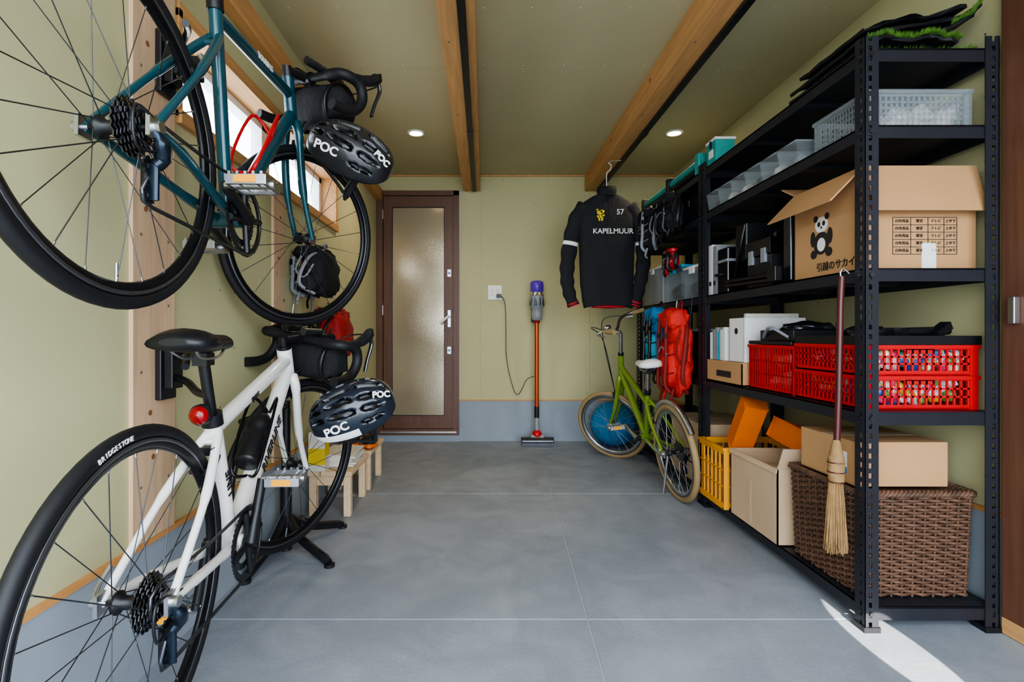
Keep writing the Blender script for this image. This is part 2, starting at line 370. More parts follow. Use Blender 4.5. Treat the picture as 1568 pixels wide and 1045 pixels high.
# ---------------- wheels & bikes
def wheel(mb,c,R,tw,m_t,m_r,nsp=24,hubw=.06,spk=None):
    c=Vector(c); ax=(0,1,0)
    n=72
    mb.tube([c+Vector((math.cos(2*pi*i/n)*(R-tw),0,math.sin(2*pi*i/n)*(R-tw))) for i in range(n)],tw,m_t,n=12,closed=True,up=(0,1,0))
    ri=R-2*tw+.004
    mb.lathe([(ri,-.010),(ri-.012,-.0105),(ri-.024,-.006),(ri-.027,0),(ri-.024,.006),(ri-.012,.0105),(ri,.010)],c,ax,m_r,n=72,closedp=True)
    for s in(-1,1): mb.lathe([(ri-.002,s*.0115),(ri-.010,s*.0118),(ri-.010,s*.0104),(ri-.002,s*.0104)],c,ax,M_rimt,n=72,closedp=True)
    for i in range(nsp):
        a=2*pi*i/nsp; s=1 if i%2 else -1; off=(.9 if (i//2)%2 else -.9)
        p0=c+Vector((math.cos(a+off)*.019,s*hubw/2,math.sin(a+off)*.019)); p1=c+Vector((math.cos(a)*(ri-.02),0,math.sin(a)*(ri-.02)))
        mb.tube([p0,p1],.0012,spk or M_dsteel,n=4)
        mb.tube([p1.lerp(p0,.05),p1],.002,M_alu,n=5)
    mb.lathe([(.006,-hubw/2-.02),(.009,-hubw/2-.008),(.022,-hubw/2-.003),(.022,-hubw/2+.003),(.013,-hubw/2+.01),(.013,hubw/2-.01),(.022,hubw/2-.003),(.022,hubw/2+.003),(.009,hubw/2+.008),(.006,hubw/2+.02)],c,ax,M_blk,n=20)
    e=.066 if hubw>.05 else .05
    mb.cyl(c+Vector((0,-e,0)),c+Vector((0,e,0)),.005,M_alu)
    mb.cyl(c+Vector((0,0,-ri+.02)),c+Vector((0,0,-ri+.06)),.003,M_alu,n=6)
def pedal(mb,c,m):
    c=Vector(c)
    for dy in(-.042,.042): mb.box(c+Vector((0,dy,0)),(.085,.007,.022),m)
    for dx in(-.042,.042):
        mb.box(c+Vector((dx,0,0)),(.007,.088,.022),m); mb.box(c+Vector((dx*1.1,0,0)),(.005,.05,.016),M_amber)
        for k in range(5): mb.box(c+Vector((dx,-.036+.018*k,.014)),(.007,.006,.008),m)
    mb.box(c+Vector((0,-.02,0)),(.075,.006,.014),m); mb.box(c+Vector((0,.02,0)),(.075,.006,.014),m)
    mb.cyl(c+Vector((0,-.05,0)),c+Vector((0,.05,0)),.011,m)
def bicycle(rear,front,P):
    rear=Vector(rear); front=Vector(front); d=front-rear; wb=d.length
    M=Matrix.Translation(rear)@Matrix.Rotation(math.atan2(d.y,d.x),4,'Z')@Matrix.Rotation(-math.asin(d.z/wb),4,'Y')@Matrix.Rotation(P.get('lean',0),4,'X')
    mb=MB('bicycle',M); F=P['frame']; R=P['R']; tw=P['tw']
    V=lambda x,y,z: Vector((x,y,z))
    BBp=V(P['bb'][0],0,P['bb'][1]); cl=V(P['clamp'][0],0,P['clamp'][1]); ht=V(P['ht'][0],0,P['ht'][1]); hb=V(P['hb'][0],0,P['hb'][1])
    tt=P['tt']; tr=P.get('tr',.016)
    mb.cyl(BBp,cl,tr,F,n=18); mb.cyl(V(tt[0],0,tt[1]),V(tt[2],0,tt[3]),tr*.98,F,r1=tr*1.1,n=18); 
    dt=hb+(ht-hb)*.2
    mb.tube([BBp,BBp.lerp(dt,.5),dt],[tr*1.2,tr*1.35,tr*1.2],F,n=18)
    mb.cyl(hb-(ht-hb)*.05,ht,tr*1.25,F,n=18); mb.cyl(ht,ht+(ht-hb)*.12,tr*1.2,M_blk,n=18)
    mb.cyl(BBp+V(0,-.036,0),BBp+V(0,.036,0),.022,F,n=18)
    sj=V(P['sj'][0],0,P['sj'][1])
    for s in(-1,1):
        dr=V(0,s*.064,0)
        mb.tube(cat([BBp+V(-.01,s*.02,0),V(P['bb'][0]-.12,s*.034,P['bb'][1]*.7),V(.1,s*.058,-.01),dr]),[.013]*7+[.011]*6+[.009]*6,F,n=10)
        mb.tube(cat([sj+V(0,s*.012,0),sj*.8+V(0,s*.03,0),sj*.5+V(0,s*.05,0),dr]),[.011]*12+[.0085]*7,F,n=10)
        mb.box(dr,(.035,.008,.04),M_alu); mb.cyl(V(0,s*.068,0),V(0,s*.080,0),.011,M_alu)
    mb.tube([sj*.93+V(0,-.022,0),sj*.93+V(0,.022,0)],.007,F)
    mb.tube(cat([V(0,.08,0),V(.03,.088,.02),V(.06,.085,.045)]),.005,M_alu)
    bc=sj.normalized()*(R+.012)
    mb.box(bc+V(.012,0,0),(.02,.05,.02),M_blk)
    for s in(-1,1): mb.tube([bc+V(0,s*.02,.01),bc+V(0,s*.032,-.01),bc+V(-.005,s*.022,-.045)],.007,P.get('brk',M_blk)); mb.box(bc+V(-.006,s*.018,-.04),(.045,.008,.012),M_blkr)
    wheel(mb,(0,0,0),R,tw,P['tyre'],P['rim'],24,.066,P.get('spk'))
    sd=V(P['sad'][0],0,P['sad'][1])
    dirn=(cl-BBp).normalized()
    top=cl+dirn*((sd.z-.045-cl.z)/dirn.z)
    mb.cyl(cl-dirn*.0,top,.0135,P.get('post',M_blk)); mb.cyl(cl-dirn*.02,cl+dirn*.012,tr*1.25,M_blk)
    mb.box(top,(.04,.035,.03),M_blk)
    rings=[]
    for (x,w,h,z) in((-.135,.03,.008,.0),(-.13,.062,.018,.0),(-.09,.074,.026,.004),(-.04,.062,.026,.0),(.01,.038,.022,-.006),(.06,.024,.02,-.006),(.11,.019,.018,-.006),(.135,.014,.014,-.008),(.142,.004,.006,-.012)):
        rings.append([sd+V(x,math.cos(a)*w,z+math.sin(a)*h*(1 if math.sin(a)>0 else 1.1)-.25*abs(math.cos(a))**2*h) for a in [2*pi*k/16 for k in range(16)]])
    mb.loft(rings,P.get('saddle',M_blk))
    for s in(-1,1): mb.tube(cat([sd+V(-.1,s*.03,-.015),sd+V(-.05,s*.02,-.04),sd+V(.04,s*.018,-.04),sd+V(.1,s*.008,-.016)]),.0035,M_alu,n=6)
    ca=P.get('crank',1.4); cr=.165
    for (gr_,yy) in((P.get('cr',.098),-.045),(P.get('cr',.098)*.72,-.037)):
        mb.gear(BBp+V(0,yy,0),(0,1,0),gr_,int(gr_*480),.003,gr_-.018,M_blk if yy<-.04 else M_dsteel)
    for k in range(4):
        a=ca+k*pi/2+.4; mb.cyl(BBp+V(0,-.047,0),BBp+V(math.cos(a)*(P.get('cr',.098)-.012),-.047,math.sin(a)*(P.get('cr',.098)-.012)),.009,P.get('crm',M_blk),n=8)
    for s,aa in((-1,ca),(1,ca+pi)):
        e=BBp+V(math.cos(aa)*cr,s*.072,math.sin(aa)*cr)
        mb.tube([BBp+V(0,s*.055,0),BBp+V(math.cos(aa)*cr*.5,s*.064,math.sin(aa)*cr*.5),e],[.018,.013,.013],P.get('crm',M_blk),n=10,up=(0,1,0))
        mb.cyl(BBp,BBp+V(0,s*.066,0),.014,M_blk); mb.cyl(e,e+V(0,s*.02,0),.008,M_alu)
        pedal(mb,e+V(0,s*.066,0),M_alu)
    for k in range(8): mb.gear(V(0,-.022-.0042*k,0),(0,1,0),.056-.0045*k,22-k*2,.002,.012,M_cass)
    rdz=-.075
    ch=cat([V(0,-.042,.034),BBp*.5+V(0,-.044,.034+.5*(.09)*.3+.01),BBp+V(0,-.045,P.get('cr',.098)-.003)],3)
    for k in range(1,8):
        a=pi/2-k*pi/7.5; ch.append(BBp+V(math.cos(a)*(P.get('cr',.098)-.003),-.045,math.sin(a)*(P.get('cr',.098)-.003)))
    ch+= [V(.03,-.044,rdz-.065),V(.005,-.044,rdz-.06),V(.0,-.044,rdz-.04),V(.025,-.044,rdz+.0),V(.035,-.044,rdz+.03),V(.02,-.042,-.03),V(-.03,-.042,-.014),V(-.028,-.042,.02)]
    mb.tube(ch,.0042,M_dsteel,n=5,closed=True)
    mb.gear(V(.018,-.044,rdz+.01),(0,1,0),.02,11,.004,.006,M_blk); mb.gear(V(.018,-.044,rdz-.045),(0,1,0),.02,11,.004,.006,M_blk)
    mb.tube(cat([V(.0,-.06,0),V(.01,-.072,-.025),V(.025,-.066,-.05),V(.02,-.055,rdz+.01)]),[.010]*6+[.015]*7+[.013]*6,M_rdm,n=10); mb.tube([V(.018,-.054,rdz+.015),V(.018,-.054,rdz-.055)],.011,M_rdm,flat=.4); mb.tube([V(.018,-.038,rdz+.015),V(.018,-.038,rdz-.055)],.009,M_blk,flat=.4)
    mb.tube(cat([V(.02,-.066,-.04),V(-.05,-.066,-.05),V(-.05,-.066,.02),V(.05,-.064,.0),V(.12,-.058,-.014)]),.003,M_blk,n=6)
    if P.get('bottle'):
        q0=BBp.lerp(dt,.32); q1=BBp.lerp(dt,.78); nn=V(-(q1-q0).z,0,(q1-q0).x).normalized(); ax=(q1-q0).normalized()
        mb.lathe([(.001,0),(.034,.0),(.036,.01),(.036,.09),(.032,.1),(.032,.115),(.036,.125),(.036,.15),(.025,.17),(.012,.178),(.012,.195),(.001,.197)],q0+nn*.062,ax,P['bottle'],n=24)
    ax=(ht-hb).normalized()
    mb.M=M@Matrix.Translation(hb)@Matrix.Rotation(P['steer'],4,ax)@Matrix.Translation(-hb)
    fh=V(wb,0,0)
    for s in(-1,1):
        mb.tube(cat([hb+V(.0,s*.022,-.0),hb.lerp(fh,.12)+V(.006,s*.040,0)-V(.012,0,0),hb.lerp(fh,.6)+V(-.018,s*.048,0),fh+V(0,s*.05,0)]),[.017]*7+[.014]*6+[.010]*6,P.get('fork',F),n=12)
        mb.box(fh+V(0,s*.05,0),(.025,.006,.03),M_alu)
    mb.tube([hb+V(0,-.036,-.004),hb+V(0,.036,-.004)],.016,P.get('fork',F))
    wheel(mb,fh,R,tw,P['tyre'],P['rim'],20,.05,P.get('spk'))
    fc=fh+(hb-fh).normalized()*(R+.01)+V(.02,0,0)
    mb.box(fc,(.02,.05,.02),M_blk)
    for s in(-1,1): mb.tube([fc+V(0,s*.02,.01),fc+V(0,s*.034,-.01),fc+V(0,s*.022,-.045)],.007,P.get('brk',M_blk)); mb.box(fc+V(-.005,s*.018,-.038),(.012,.008,.045),M_blkr)
    stt=ht+ax*P.get('stemh',.04)
    if P['bar']=='drop':
        bcn=stt+V(.085,0,.012)
        mb.cyl(ht,stt+ax*.015,.016,M_blk); mb.cyl(stt,bcn,.016,M_blk); mb.cyl(bcn+V(0,-.022,0),bcn+V(0,.022,0),.021,M_blk)
        for s in(-1,1):
            path=cat([bcn,bcn+V(0,s*.09,0),bcn+V(0,s*.155,0),bcn+V(.018,s*.182,.0),bcn+V(.06,s*.19,-.003),bcn+V(.085,s*.193,-.025),bcn+V(.088,s*.197,-.065),bcn+V(.06,s*.2,-.105),bcn+V(.015,s*.203,-.122),bcn+V(-.04,s*.205,-.125)])
            n=len(path); mb.tube(path,[.0145 if i<8 else .0185 for i in range(n)],M_blkr,n=12)
            h0=bcn+V(.07,s*.193,.0)
            mb.tube(cat([h0+V(-.02,0,.002),h0+V(.02,0,.014),h0+V(.055,0,.03),h0+V(.075,0,.05),h0+V(.07,0,.062)]),[.017]*7+[.019]*6+[.020]*6+[.016]*5+[.009],M_blkr,n=10)
            mb.tube(cat([h0+V(.07,s*.004,.04),h0+V(.09,s*.006,.01),h0+V(.075,s*.008,-.05),h0+V(.065,s*.012,-.095)]),[.009]*10+[.008]*9,M_dsteel,n=8,flat=.7)
            mb.tube(cat([h0+V(.06,0,.03),h0+V(.11,-s*.03,.04),h0+V(.1,-s*.12,.02),h0+V(.0,-s*.16,-.06),fc+V(0,s*.01,.03)]),.003,M_blk,n=6)
        mb.box(bcn+V(.0,.06,.028),(.04,.03,.02),M_blk); mb.cyl(bcn+V(.02,-.07,.015),bcn+V(.09,-.07,.015),.014,M_blk)
        mb.cyl(bcn+V(-.01,.075,.03),bcn+V(.07,.075,.03),.015,M_dsteel); mb.cyl(bcn+V(-.06,-.06,.03),bcn+V(.03,-.06,.03),.014,M_dsteel)
        bg_=bcn+V(.075,0,-.075)
        mb.blob(bg_,(.13,.29,.15),M_blkf,wob=.14,w2=.05,n=16,pw=.7,seed=3)
        for yy in(.1,-.1): mb.tube([bg_+V(0,yy,.0)+V(.068*math.cos(a),0,.077*math.sin(a)) for a in [2*pi*k/20 for k in range(20)]],.008,M_blk,n=6,closed=True)
    else:
        mb.cyl(ht,stt+V(0,0,.0),.013,M_alu); mb.cyl(stt,stt+V(.04,0,.015),.014,M_alu); b0=stt+V(.04,0,.015)
        for s in(-1,1):
            path=cat([b0,b0+V(.0,s*.06,.01),b0+V(-.0,s*.13,.05),b0+V(-.04,s*.2,.06),b0+V(-.12,s*.25,.055)])
            mb.tube(path,.0105,M_alu,n=10); mb.tube([b0+V(-.06,s*.215,.058),b0+V(-.13,s*.255,.054)],.016,M_tan,n=12)
            mb.tube(cat([b0+V(-.02,s*.17,.06),b0+V(.02,s*.2,.045),b0+V(-.05,s*.24,.03)]),.004,M_alu,n=6)
            mb.tube(cat([b0+V(-.02,s*.17,.06),b0+V(.1,s*.1,.08),b0+V(.1,0,-.05),fc]),.0028,M_blk,n=6)
        mb.lathe([(.001,.0),(.026,.0),(.028,.012),(.02,.022),(.001,.026)],b0+V(-.01,.1,.05),(0,0,1),M_alu,n=20)
    mb.M=M
    if P.get('fender'):
        mb.tube([V(math.cos(.3+2.3*i/20)*(R+.012),0,math.sin(.3+2.3*i/20)*(R+.012)) for i in range(21)],.016,P['fender'],n=8,up=(0,1,0))
        mb.tube([V(.02,.03,-.01),V(.05,.07,-R+.035)],.007,M_alu)
    if P.get('cage'):
        q0=BBp.lerp(dt,.30); q1=BBp.lerp(dt,.66); nn=V(-(q1-q0).z,0,(q1-q0).x).normalized()
        for s in(-1,1):
            mb.tube(cat([q0+nn*.02,q0+nn*.06+V(0,s*.038,0),q1+nn*.09+V(0,s*.040,0),q1+nn*.02]),.005,P['cage'],n=6)
        mb.tube([q0+nn*.02,q1+nn*.02],.006,P['cage'])
    if P.get('light'):
        lp=V(*P['light']); mb.lathe([(.001,-.020),(.013,-.018),(.021,-.010),(.023,0),(.023,.01),(.001,.012)],lp,(1,0,0),M_tail,n=20); mb.box(lp+V(.025,0,0),(.03,.014,.02),M_blk)
        mb.lathe([(.022,-.004),(.0255,.0),(.0255,.014),(.022,.015)],lp,(1,0,0),M_blk,n=20)
    ob=mb.build(origin=rear)
    return ob,M
rim=mat('black_rim','1c1d20',.28,metal=.5)
M_rimt=mat('rim_brake_track','77797e',.35,metal=.9)
M_cass=mat('cassette_steel','6e6f73',.3,metal=1)
M_rdm=mat('derailleur_blue_grey','28323e',.25,metal=.7)
M_tail=mat('tail_light_red','8e0a10',.2,var=.2)
b1,MB1=bicycle((-.662,.973,.39),(-.718,1.961,.40),dict(frame=M_white,R=.335,tw=.0145,bb=(.405,-.055),clamp=(.305,.30),tt=(.312,.27,.845,.405),ht=(.845,.45),hb=(.878,.355),sj=(.312,.26),
  sad=(.265,.492),steer=math.radians(-27),bar='drop',tyre=M_blkr,rim=rim,tr=.0205,crank=1.35,light=(.245,0,.315),cage=M_mblk,bottle=M_blk,stemh=.03))
b2,MB2=bicycle((-.672,.94,1.28),(-.685,1.93,1.26),dict(frame=M_teal,R=.335,tw=.0145,bb=(.41,-.07),clamp=(.335,.46),tt=(.335,.43,.825,.475),ht=(.825,.53),hb=(.868,.385),sj=(.335,.37),
  sad=(.3,.66),steer=math.radians(-35),bar='drop',tyre=M_blkr,rim=rim,tr=.0165,crank=math.radians(165),cage=M_red,brk=M_alu,stemh=.02))
def tube_text(ob,Mx,body,p0,p1,r,size,m):
    p0=Vector(p0); p1=Vector(p1); mid=(p0+p1)/2; d=(p1-p0).normalized()
    X=d; Z=Vector((0,-1,0)); Y=Z.cross(X)
    R=Matrix((X,Y,Z)).transposed()
    t=text(ob,'frame_lettering',body,Mx@(mid+Vector((0,-r,0))),size,m,(0,0,0),ex=.001)
    t.rotation_euler=(Mx.to_3x3()@R).to_euler()
tube_text(b1,MB1,'RIVERLINE',(.405,0,-.055),(.885,0,.374),.0286,.044,M_blk)
tube_text(b1,MB1,'sport',(.45,0,.305),(.6,0,.343),.0228,.026,M_blk)
tube_text(b1,MB1,'LINE',(.405,0,-.055),(.305,0,.30),.0212,.036,M_blk)
tube_text(b2,MB2,'TOURING',(.5,0,.445),(.7,0,.464),.0182,.024,M_white)
b3,MB3=bicycle((1.025,2.76,.262),(.965,3.70,.262),dict(frame=M_green,R=.262,tw=.016,bb=(.40,.0),clamp=(.29,.30),tt=(.31,.22,.72,.42),ht=(.70,.50),hb=(.745,.36),sj=(.30,.24),
  sad=(.27,.47),steer=math.radians(48),lean=math.radians(-7),bar='city',tyre=M_tan,rim=M_alu,tr=.016,crank=math.radians(200),cr=.08,crm=M_alu,fender=M_alu,spk=M_alu,saddle=M_whitep,post=M_alu,stemh=.16,fork=M_green))

def tyre_text(ob,Mx,body,R,a0,size):
    n=len(body); da=size*.72/R
    for i,chh in enumerate(body):
        if chh==' ': continue
        a=a0-da*i
        p=Vector((math.cos(a)*(R-.015),-.0148,math.sin(a)*(R-.015)))
        X=Vector((math.sin(a),0,-math.cos(a))); Z=Vector((0,-1,0)); Y=Z.cross(X)
        t=text(ob,'tyre_lettering',chh,Mx@p,size,M_whitep,(0,0,0),ex=.0008,off=0)
        t.rotation_euler=(Mx.to_3x3()@Matrix((X,Y,Z)).transposed()).to_euler()
tyre_text(b1,MB1,'BRIDGESTONE',.335,1.95,.013)

s=MB('bike_storage_stand')
px,py=-.83,2.14
s.cyl((px,py,.0),(px,py,.62),.018,M_blk,n=20); s.cyl((px,py,0),(px,py,.3),.024,M_blk,n=20)
for (ex,ey) in((-.60,1.98),(-.66,2.38),(-.865,1.85),(-.865,2.45)):
    s.tube(cat([(px,py,.14),((px*2+ex)/3,(py*2+ey)/3,.07),(ex,ey,.018)]),[.022]*6+[.018]*6+[.012],M_blk,n=10); s.disc((ex,ey,.006),(0,0,1),.02,.012,M_blkr)
s.tube([(px,py,.60),(px,1.75,.60),(-.725,1.70,.58)],.012,M_blk)
s.build()
for (z,dz,nm) in((.72,0,0),(1.56,0,1)):
    w=MB('wall_bike_bracket'); k=z-.70
    w.bb(XL+.0125,XL+.03,1.385,1.455,z,z+.17,M_blk); w.bb(XL+.03,XL+.055,1.395,1.445,z+.03,z+.14,M_blk)
    w.tube(cat([(XL+.05,1.42,.76+k),(-.80,1.38,.75+k),(-.74,1.32,.73+k),(-.69,1.285,.725+k)]),.010,M_blk); w.tube(cat([(XL+.05,1.42,.82+k),(-.79,1.36,.84+k),(-.73,1.25,.8+k)]),.009,M_blk)
    w.build(bevel=.003)

# ---------------- helmets
def helmet(name,loc,rot,m,m2,txt=None,stripe=None):
    M=Matrix.Translation(loc)@Matrix.Rotation(rot[2],4,'Z')@Matrix.Rotation(rot[1],4,'Y')@Matrix.Rotation(rot[0],4,'X')
    h=MB(name,M); a,b,c=.143,.098,.105
    nt,nph=64,84
    def P(t,ph,k=1):
        rho=math.sin(t)**.75
        return Vector((a*math.cos(t)*k,b*rho*math.sin(ph)*k*(1+.06*math.cos(t)),c*rho*math.cos(ph)*k))
    slots=[]
    for (pc,w_) in((0,.13),(-.42,.12),(.42,.12),(-.83,.12),(.83,.12)):
        off=.18*(abs(pc)*1.2)
        slots+= [(pc,w_,.5+off,1.30),(pc,w_,1.42,2.1),(pc,w_*.9,2.2,2.62)]
    for pc in(-1.25,1.25): slots+=[(pc,.09,.8,1.4)]
    def groove(t,ph):
        g_=0
        for (pc,w_,t0,t1) in slots:
            tc,th=(t0+t1)/2,(t1-t0)/2; skew=.12*(t-1.6)*(1 if pc>0 else -1 if pc<0 else 0)
            q=((t-tc)/th)**4+((ph-pc+skew)/w_)**2
            if q<1: g_=max(g_,1-q)
        return g_
    vs=[];fs1=[];fs2=[];fs3=[]
    for i in range(nt+1):
        t=.03+(pi-.06)*i/nt
        for j in range(nph+1):
            ph=-1.75+3.5*j/nph; g_=groove(t,ph)
            vs.append(P(t,ph,1-.15*min(1,g_*3)))
    for i in range(nt):
        for j in range(nph):
            t=.03+(pi-.06)*(i+.5)/nt; ph=-1.75+3.5*(j+.5)/nph
            f_=(i*(nph+1)+j,i*(nph+1)+j+1,(i+1)*(nph+1)+j+1,(i+1)*(nph+1)+j)
            if groove(t,ph)>.12: fs2.append(f_)
            elif stripe and abs(ph)>1.42 and t>1.5: fs3.append(f_)
            else: fs1.append(f_)
    h.add(vs,fs1,m,True); h.add(vs,fs2,M_mblk,True)
    if fs3: h.add(vs,fs3,stripe,True)
    vi=[];fi=[]
    for i in range(nt+1):
        t=.03+(pi-.06)*i/nt
        for j in range(nph+1): vi.append(P(t,-1.75+3.5*j/nph,.82))
    for i in range(nt):
        for j in range(nph): fi.append((i*(nph+1)+j,i*(nph+1)+j+1,(i+1)*(nph+1)+j+1,(i+1)*(nph+1)+j))
    h.add(vi,fi,m2,True)
    for s_ in(0,1):
        ph=-1.75 if s_==0 else 1.75
        h.tube([P(.03+(pi-.06)*i/24,ph,.91) for i in range(25)],.0105,m2,n=8)
    for s_ in(-1,1):
        h.tube(cat([(.05,s_*.085,-.02),(.03,s_*.07,-.09),(.02,s_*.02,-.15),(.015,0,-.16)]),.0035,M_blk,n=6,flat=2)
        h.tube(cat([(-.06,s_*.085,-.02),(.0,s_*.074,-.07),(.025,s_*.07,-.095)]),.003,M_blk,n=6,flat=2)
    ob=h.build(origin=loc)
    if txt:
        for tt_,ph,sz in((1.95,-1.18,.038),(.75,-.62,.028)):
            R=M.to_3x3()@Matrix.Rotation(-ph,3,'X')
            if tt_<1: R=M.to_3x3()@Matrix.Rotation(.45,3,'Y')@Matrix.Rotation(-ph,3,'X')
            t_=text(ob,'helmet_lettering',txt,M@(P(tt_,ph)*1.05),sz,M_white,(0,0,0),ex=.002,off=.001); t_.rotation_euler=R.to_euler()
    return ob
helmet('bicycle_helmet',(-.445,1.70,1.49),(math.radians(44),math.radians(24),math.radians(8)),M_char,M_blk,'POC')
helmet('bicycle_helmet',(-.435,1.70,.640),(math.radians(36),math.radians(-22),math.radians(10)),M_navy,M_blk,'POC',stripe=M_white)

# ---------------- benches & items left
for yy in(2.52,2.95):
    b=MB('wooden_step_stool'); x0,x1=-.88,-.65
    for k in range(3): b.bb(x0+k*.078,x0+.074+k*.078,yy-.02,yy+.36,.205,.228,M_bench)
    for x in(x0+.015,x1-.045):
        for y in(yy,yy+.30): b.bb(x,x+.035,y,y+.04,0,.205,M_bench)
    for y in(yy+.01,yy+.31): b.bb(x0+.02,x1-.02,y,y+.02,.15,.205,M_bench)
    b.build(bevel=.003)
def shoe(loc,rz):
    M=Matrix.Translation(loc)@Matrix.Rotation(rz,4,'Z')@Matrix.Scale(1.1,4); s=MB('running_shoe',M)
    def ring(x,w,z0,z1): return [Vector((x,math.cos(a)*w,(z0+z1)/2+math.sin(a)*(z1-z0)/2)) for a in [2*pi*k/14 for k in range(14)]]
    s.loft([ring(-.13,.02,.02,.06),ring(-.12,.034,.0,.10),ring(-.08,.036,.02,.105),ring(-.02,.036,.02,.09),ring(.04,.042,.02,.07),ring(.09,.044,.02,.055),ring(.125,.034,.02,.045),ring(.14,.01,.02,.03)],M_blk)
    s.loft([ring(-.14,.02,.0,.03),ring(-.12,.038,-.002,.034),ring(0,.037,-.002,.03),ring(.08,.047,-.002,.03),ring(.13,.036,.002,.03),ring(.15,.01,.008,.025)],M_orange)
    for k in range(4): s.tube([(-.01+k*.022,-.025,.088-k*.009),(-.01+k*.022,.025,.088-k*.009)],.004,M_orange,n=5)
    zmin=min(v.z for v in s.v)
    for v_ in s.v: v_.z+= .2285-zmin
    s.build()
shoe((-.695,3.12,.23),-1.4); shoe((-.80,3.14,.23),-1.5)
nb=MB('newspaper_stack')
for k in range(6): nb.box((-.755,2.70,.2345+.010*k),(.19-.004*k,.24,.0095),M_paper,rot=(0,0,.12*math.sin(k*2)))
nb.build()
yb=MB('detergent_box'); yb.bb(-.86,-.78,2.50,2.57,.2285,.42,M_paper); yb.bb(-.861,-.779,2.499,2.5005,.26,.34,M_yel); yb.bb(-.779,-.7785,2.505,2.565,.3,.38,M_yel); yb.bb(-.845,-.795,2.515,2.555,.42,.445,M_redd); yb.build(bevel=.003)

def backpack(name,c,d,m,m2,mt=None,seed=0):
    mt=mt or M_blk; b=MB(name); c=Vector(c); dx,dy,dz=d
    b.blob(c+Vector((dx*.12,0,-.02*dz)),(dx*.8,dy*.86,dz*.9),m,wob=.16,w2=.08,n=22,seed=seed,pw=.66)
    b.blob(c+Vector((-dx*.22,0,-dz*.14)),(dx*.5,dy*.66,dz*.5),m2,wob=.16,w2=.1,n=18,seed=seed+2,pw=.66)
    b.blob(c+Vector((-dx*.05,-.01*dy,dz*.37)),(dx*.9,dy*.84,dz*.24),m,wob=.22,w2=.1,n=18,seed=seed+5,pw=.7)
    for s_ in(-1,1):
        b.blob(c+Vector((dx*.05,s_*dy*.42,-dz*.25)),(dx*.5,dy*.2,dz*.32),m2,wob=.2,n=12,seed=seed+7+s_,pw=.7)
        b.tube(cat([c+Vector((-dx*.42,s_*dy*.2,dz*.40)),c+Vector((-dx*.50,s_*dy*.22,dz*.2)),c+Vector((-dx*.50,s_*dy*.22,-dz*.1)),c+Vector((-dx*.52,s_*dy*.2,-dz*.36)),c+Vector((-dx*.2,s_*dy*.2,-dz*.47))]),.007,mt,n=6,flat=1.6)
        b.box(c+Vector((-dx*.53,s_*dy*.22,dz*.18)),(.012,.022,.026),M_mblk)
        b.tube(cat([c+Vector((-dx*.1,s_*dy*.46,dz*.25)),c+Vector((-dx*.25,s_*dy*.45,0)),c+Vector((0,s_*dy*.50,-dz*.15)),c+Vector((dx*.2,s_*dy*.44,dz*.1))]),.005,mt,n=6)
        b.tube(cat([c+Vector((dx*.3,s_*dy*.2,dz*.42)),c+Vector((dx*.1,s_*dy*.5,dz*.2)),c+Vector((-dx*.1,s_*dy*.55,-dz*.25)),c+Vector((dx*.2,s_*dy*.4,-dz*.45))]),.011,mt,n=8,flat=.5)
    for zz in(-.02,-.22,.12): b.tube(cat([c+Vector((-dx*.30,-dy*.38,dz*zz)),c+Vector((-dx*.5,-dy*.15,dz*zz-.01)),c+Vector((-dx*.5,dy*.15,dz*zz+.005)),c+Vector((-dx*.30,dy*.38,dz*zz))]),.0035,mt,n=6)
    b.tube(cat([c+Vector((-dx*.5,-dy*.25,-dz*.02)),c+Vector((-dx*.52,0,dz*.06)),c+Vector((-dx*.5,dy*.25,-dz*.02))]),.004,M_grey,n=6)
    b.tube(cat([c+Vector((dx*.2,-.025,dz*.46)),c+Vector((dx*.25,-.015,dz*.56)),c+Vector((dx*.25,.015,dz*.56)),c+Vector((dx*.2,.025,dz*.46))]),.006,mt,n=6)
    for k,yo in enumerate((-.3,.1,.32)): b.tube(cat([c+Vector((-dx*.25,dy*yo,-dz*.40)),c+Vector((-dx*.35,dy*yo+.01,-dz*.55)),c+Vector((-dx*.3,dy*yo-.01,-dz*(.62+.06*k)))]),.005,m2 if k%2 else mt,n=6,flat=1.5)
    return b.build()
backpack('red_and_black_backpack',(-.795,2.68,.90),(.18,.30,.28),M_redd,M_blkf,seed=4)
backpack('black_frame_bag',(-.80,2.44,1.19),(.17,.34,.24),M_blkf,M_blkf,mt=M_grey,seed=9)
ga=MB('hanging_gloves')
for k in range(2):
    c_=Vector((-.87,2.95+.1*k,1.02)); ga.blob(c_,(.05,.09,.1),M_redd if k else M_blkf,wob=.2,n=12,pw=.8)
    for f_ in range(4): ga.tube([c_+Vector((0,-.033+.022*f_,-.04)),c_+Vector((.005,-.036+.024*f_,-.075)),c_+Vector((.012,-.036+.024*f_,-.11+.008*abs(f_-1.5)))],[.012,.011,.008],M_blkf)
    ga.tube([c_+Vector((0,.04,.0)),c_+Vector((.005,.062,-.045))],[.014,.01],M_blkf); ga.tube([c_+Vector((-.034,0,.06)),c_+Vector((0,0,.04))],.004,M_blk)
ga.build()

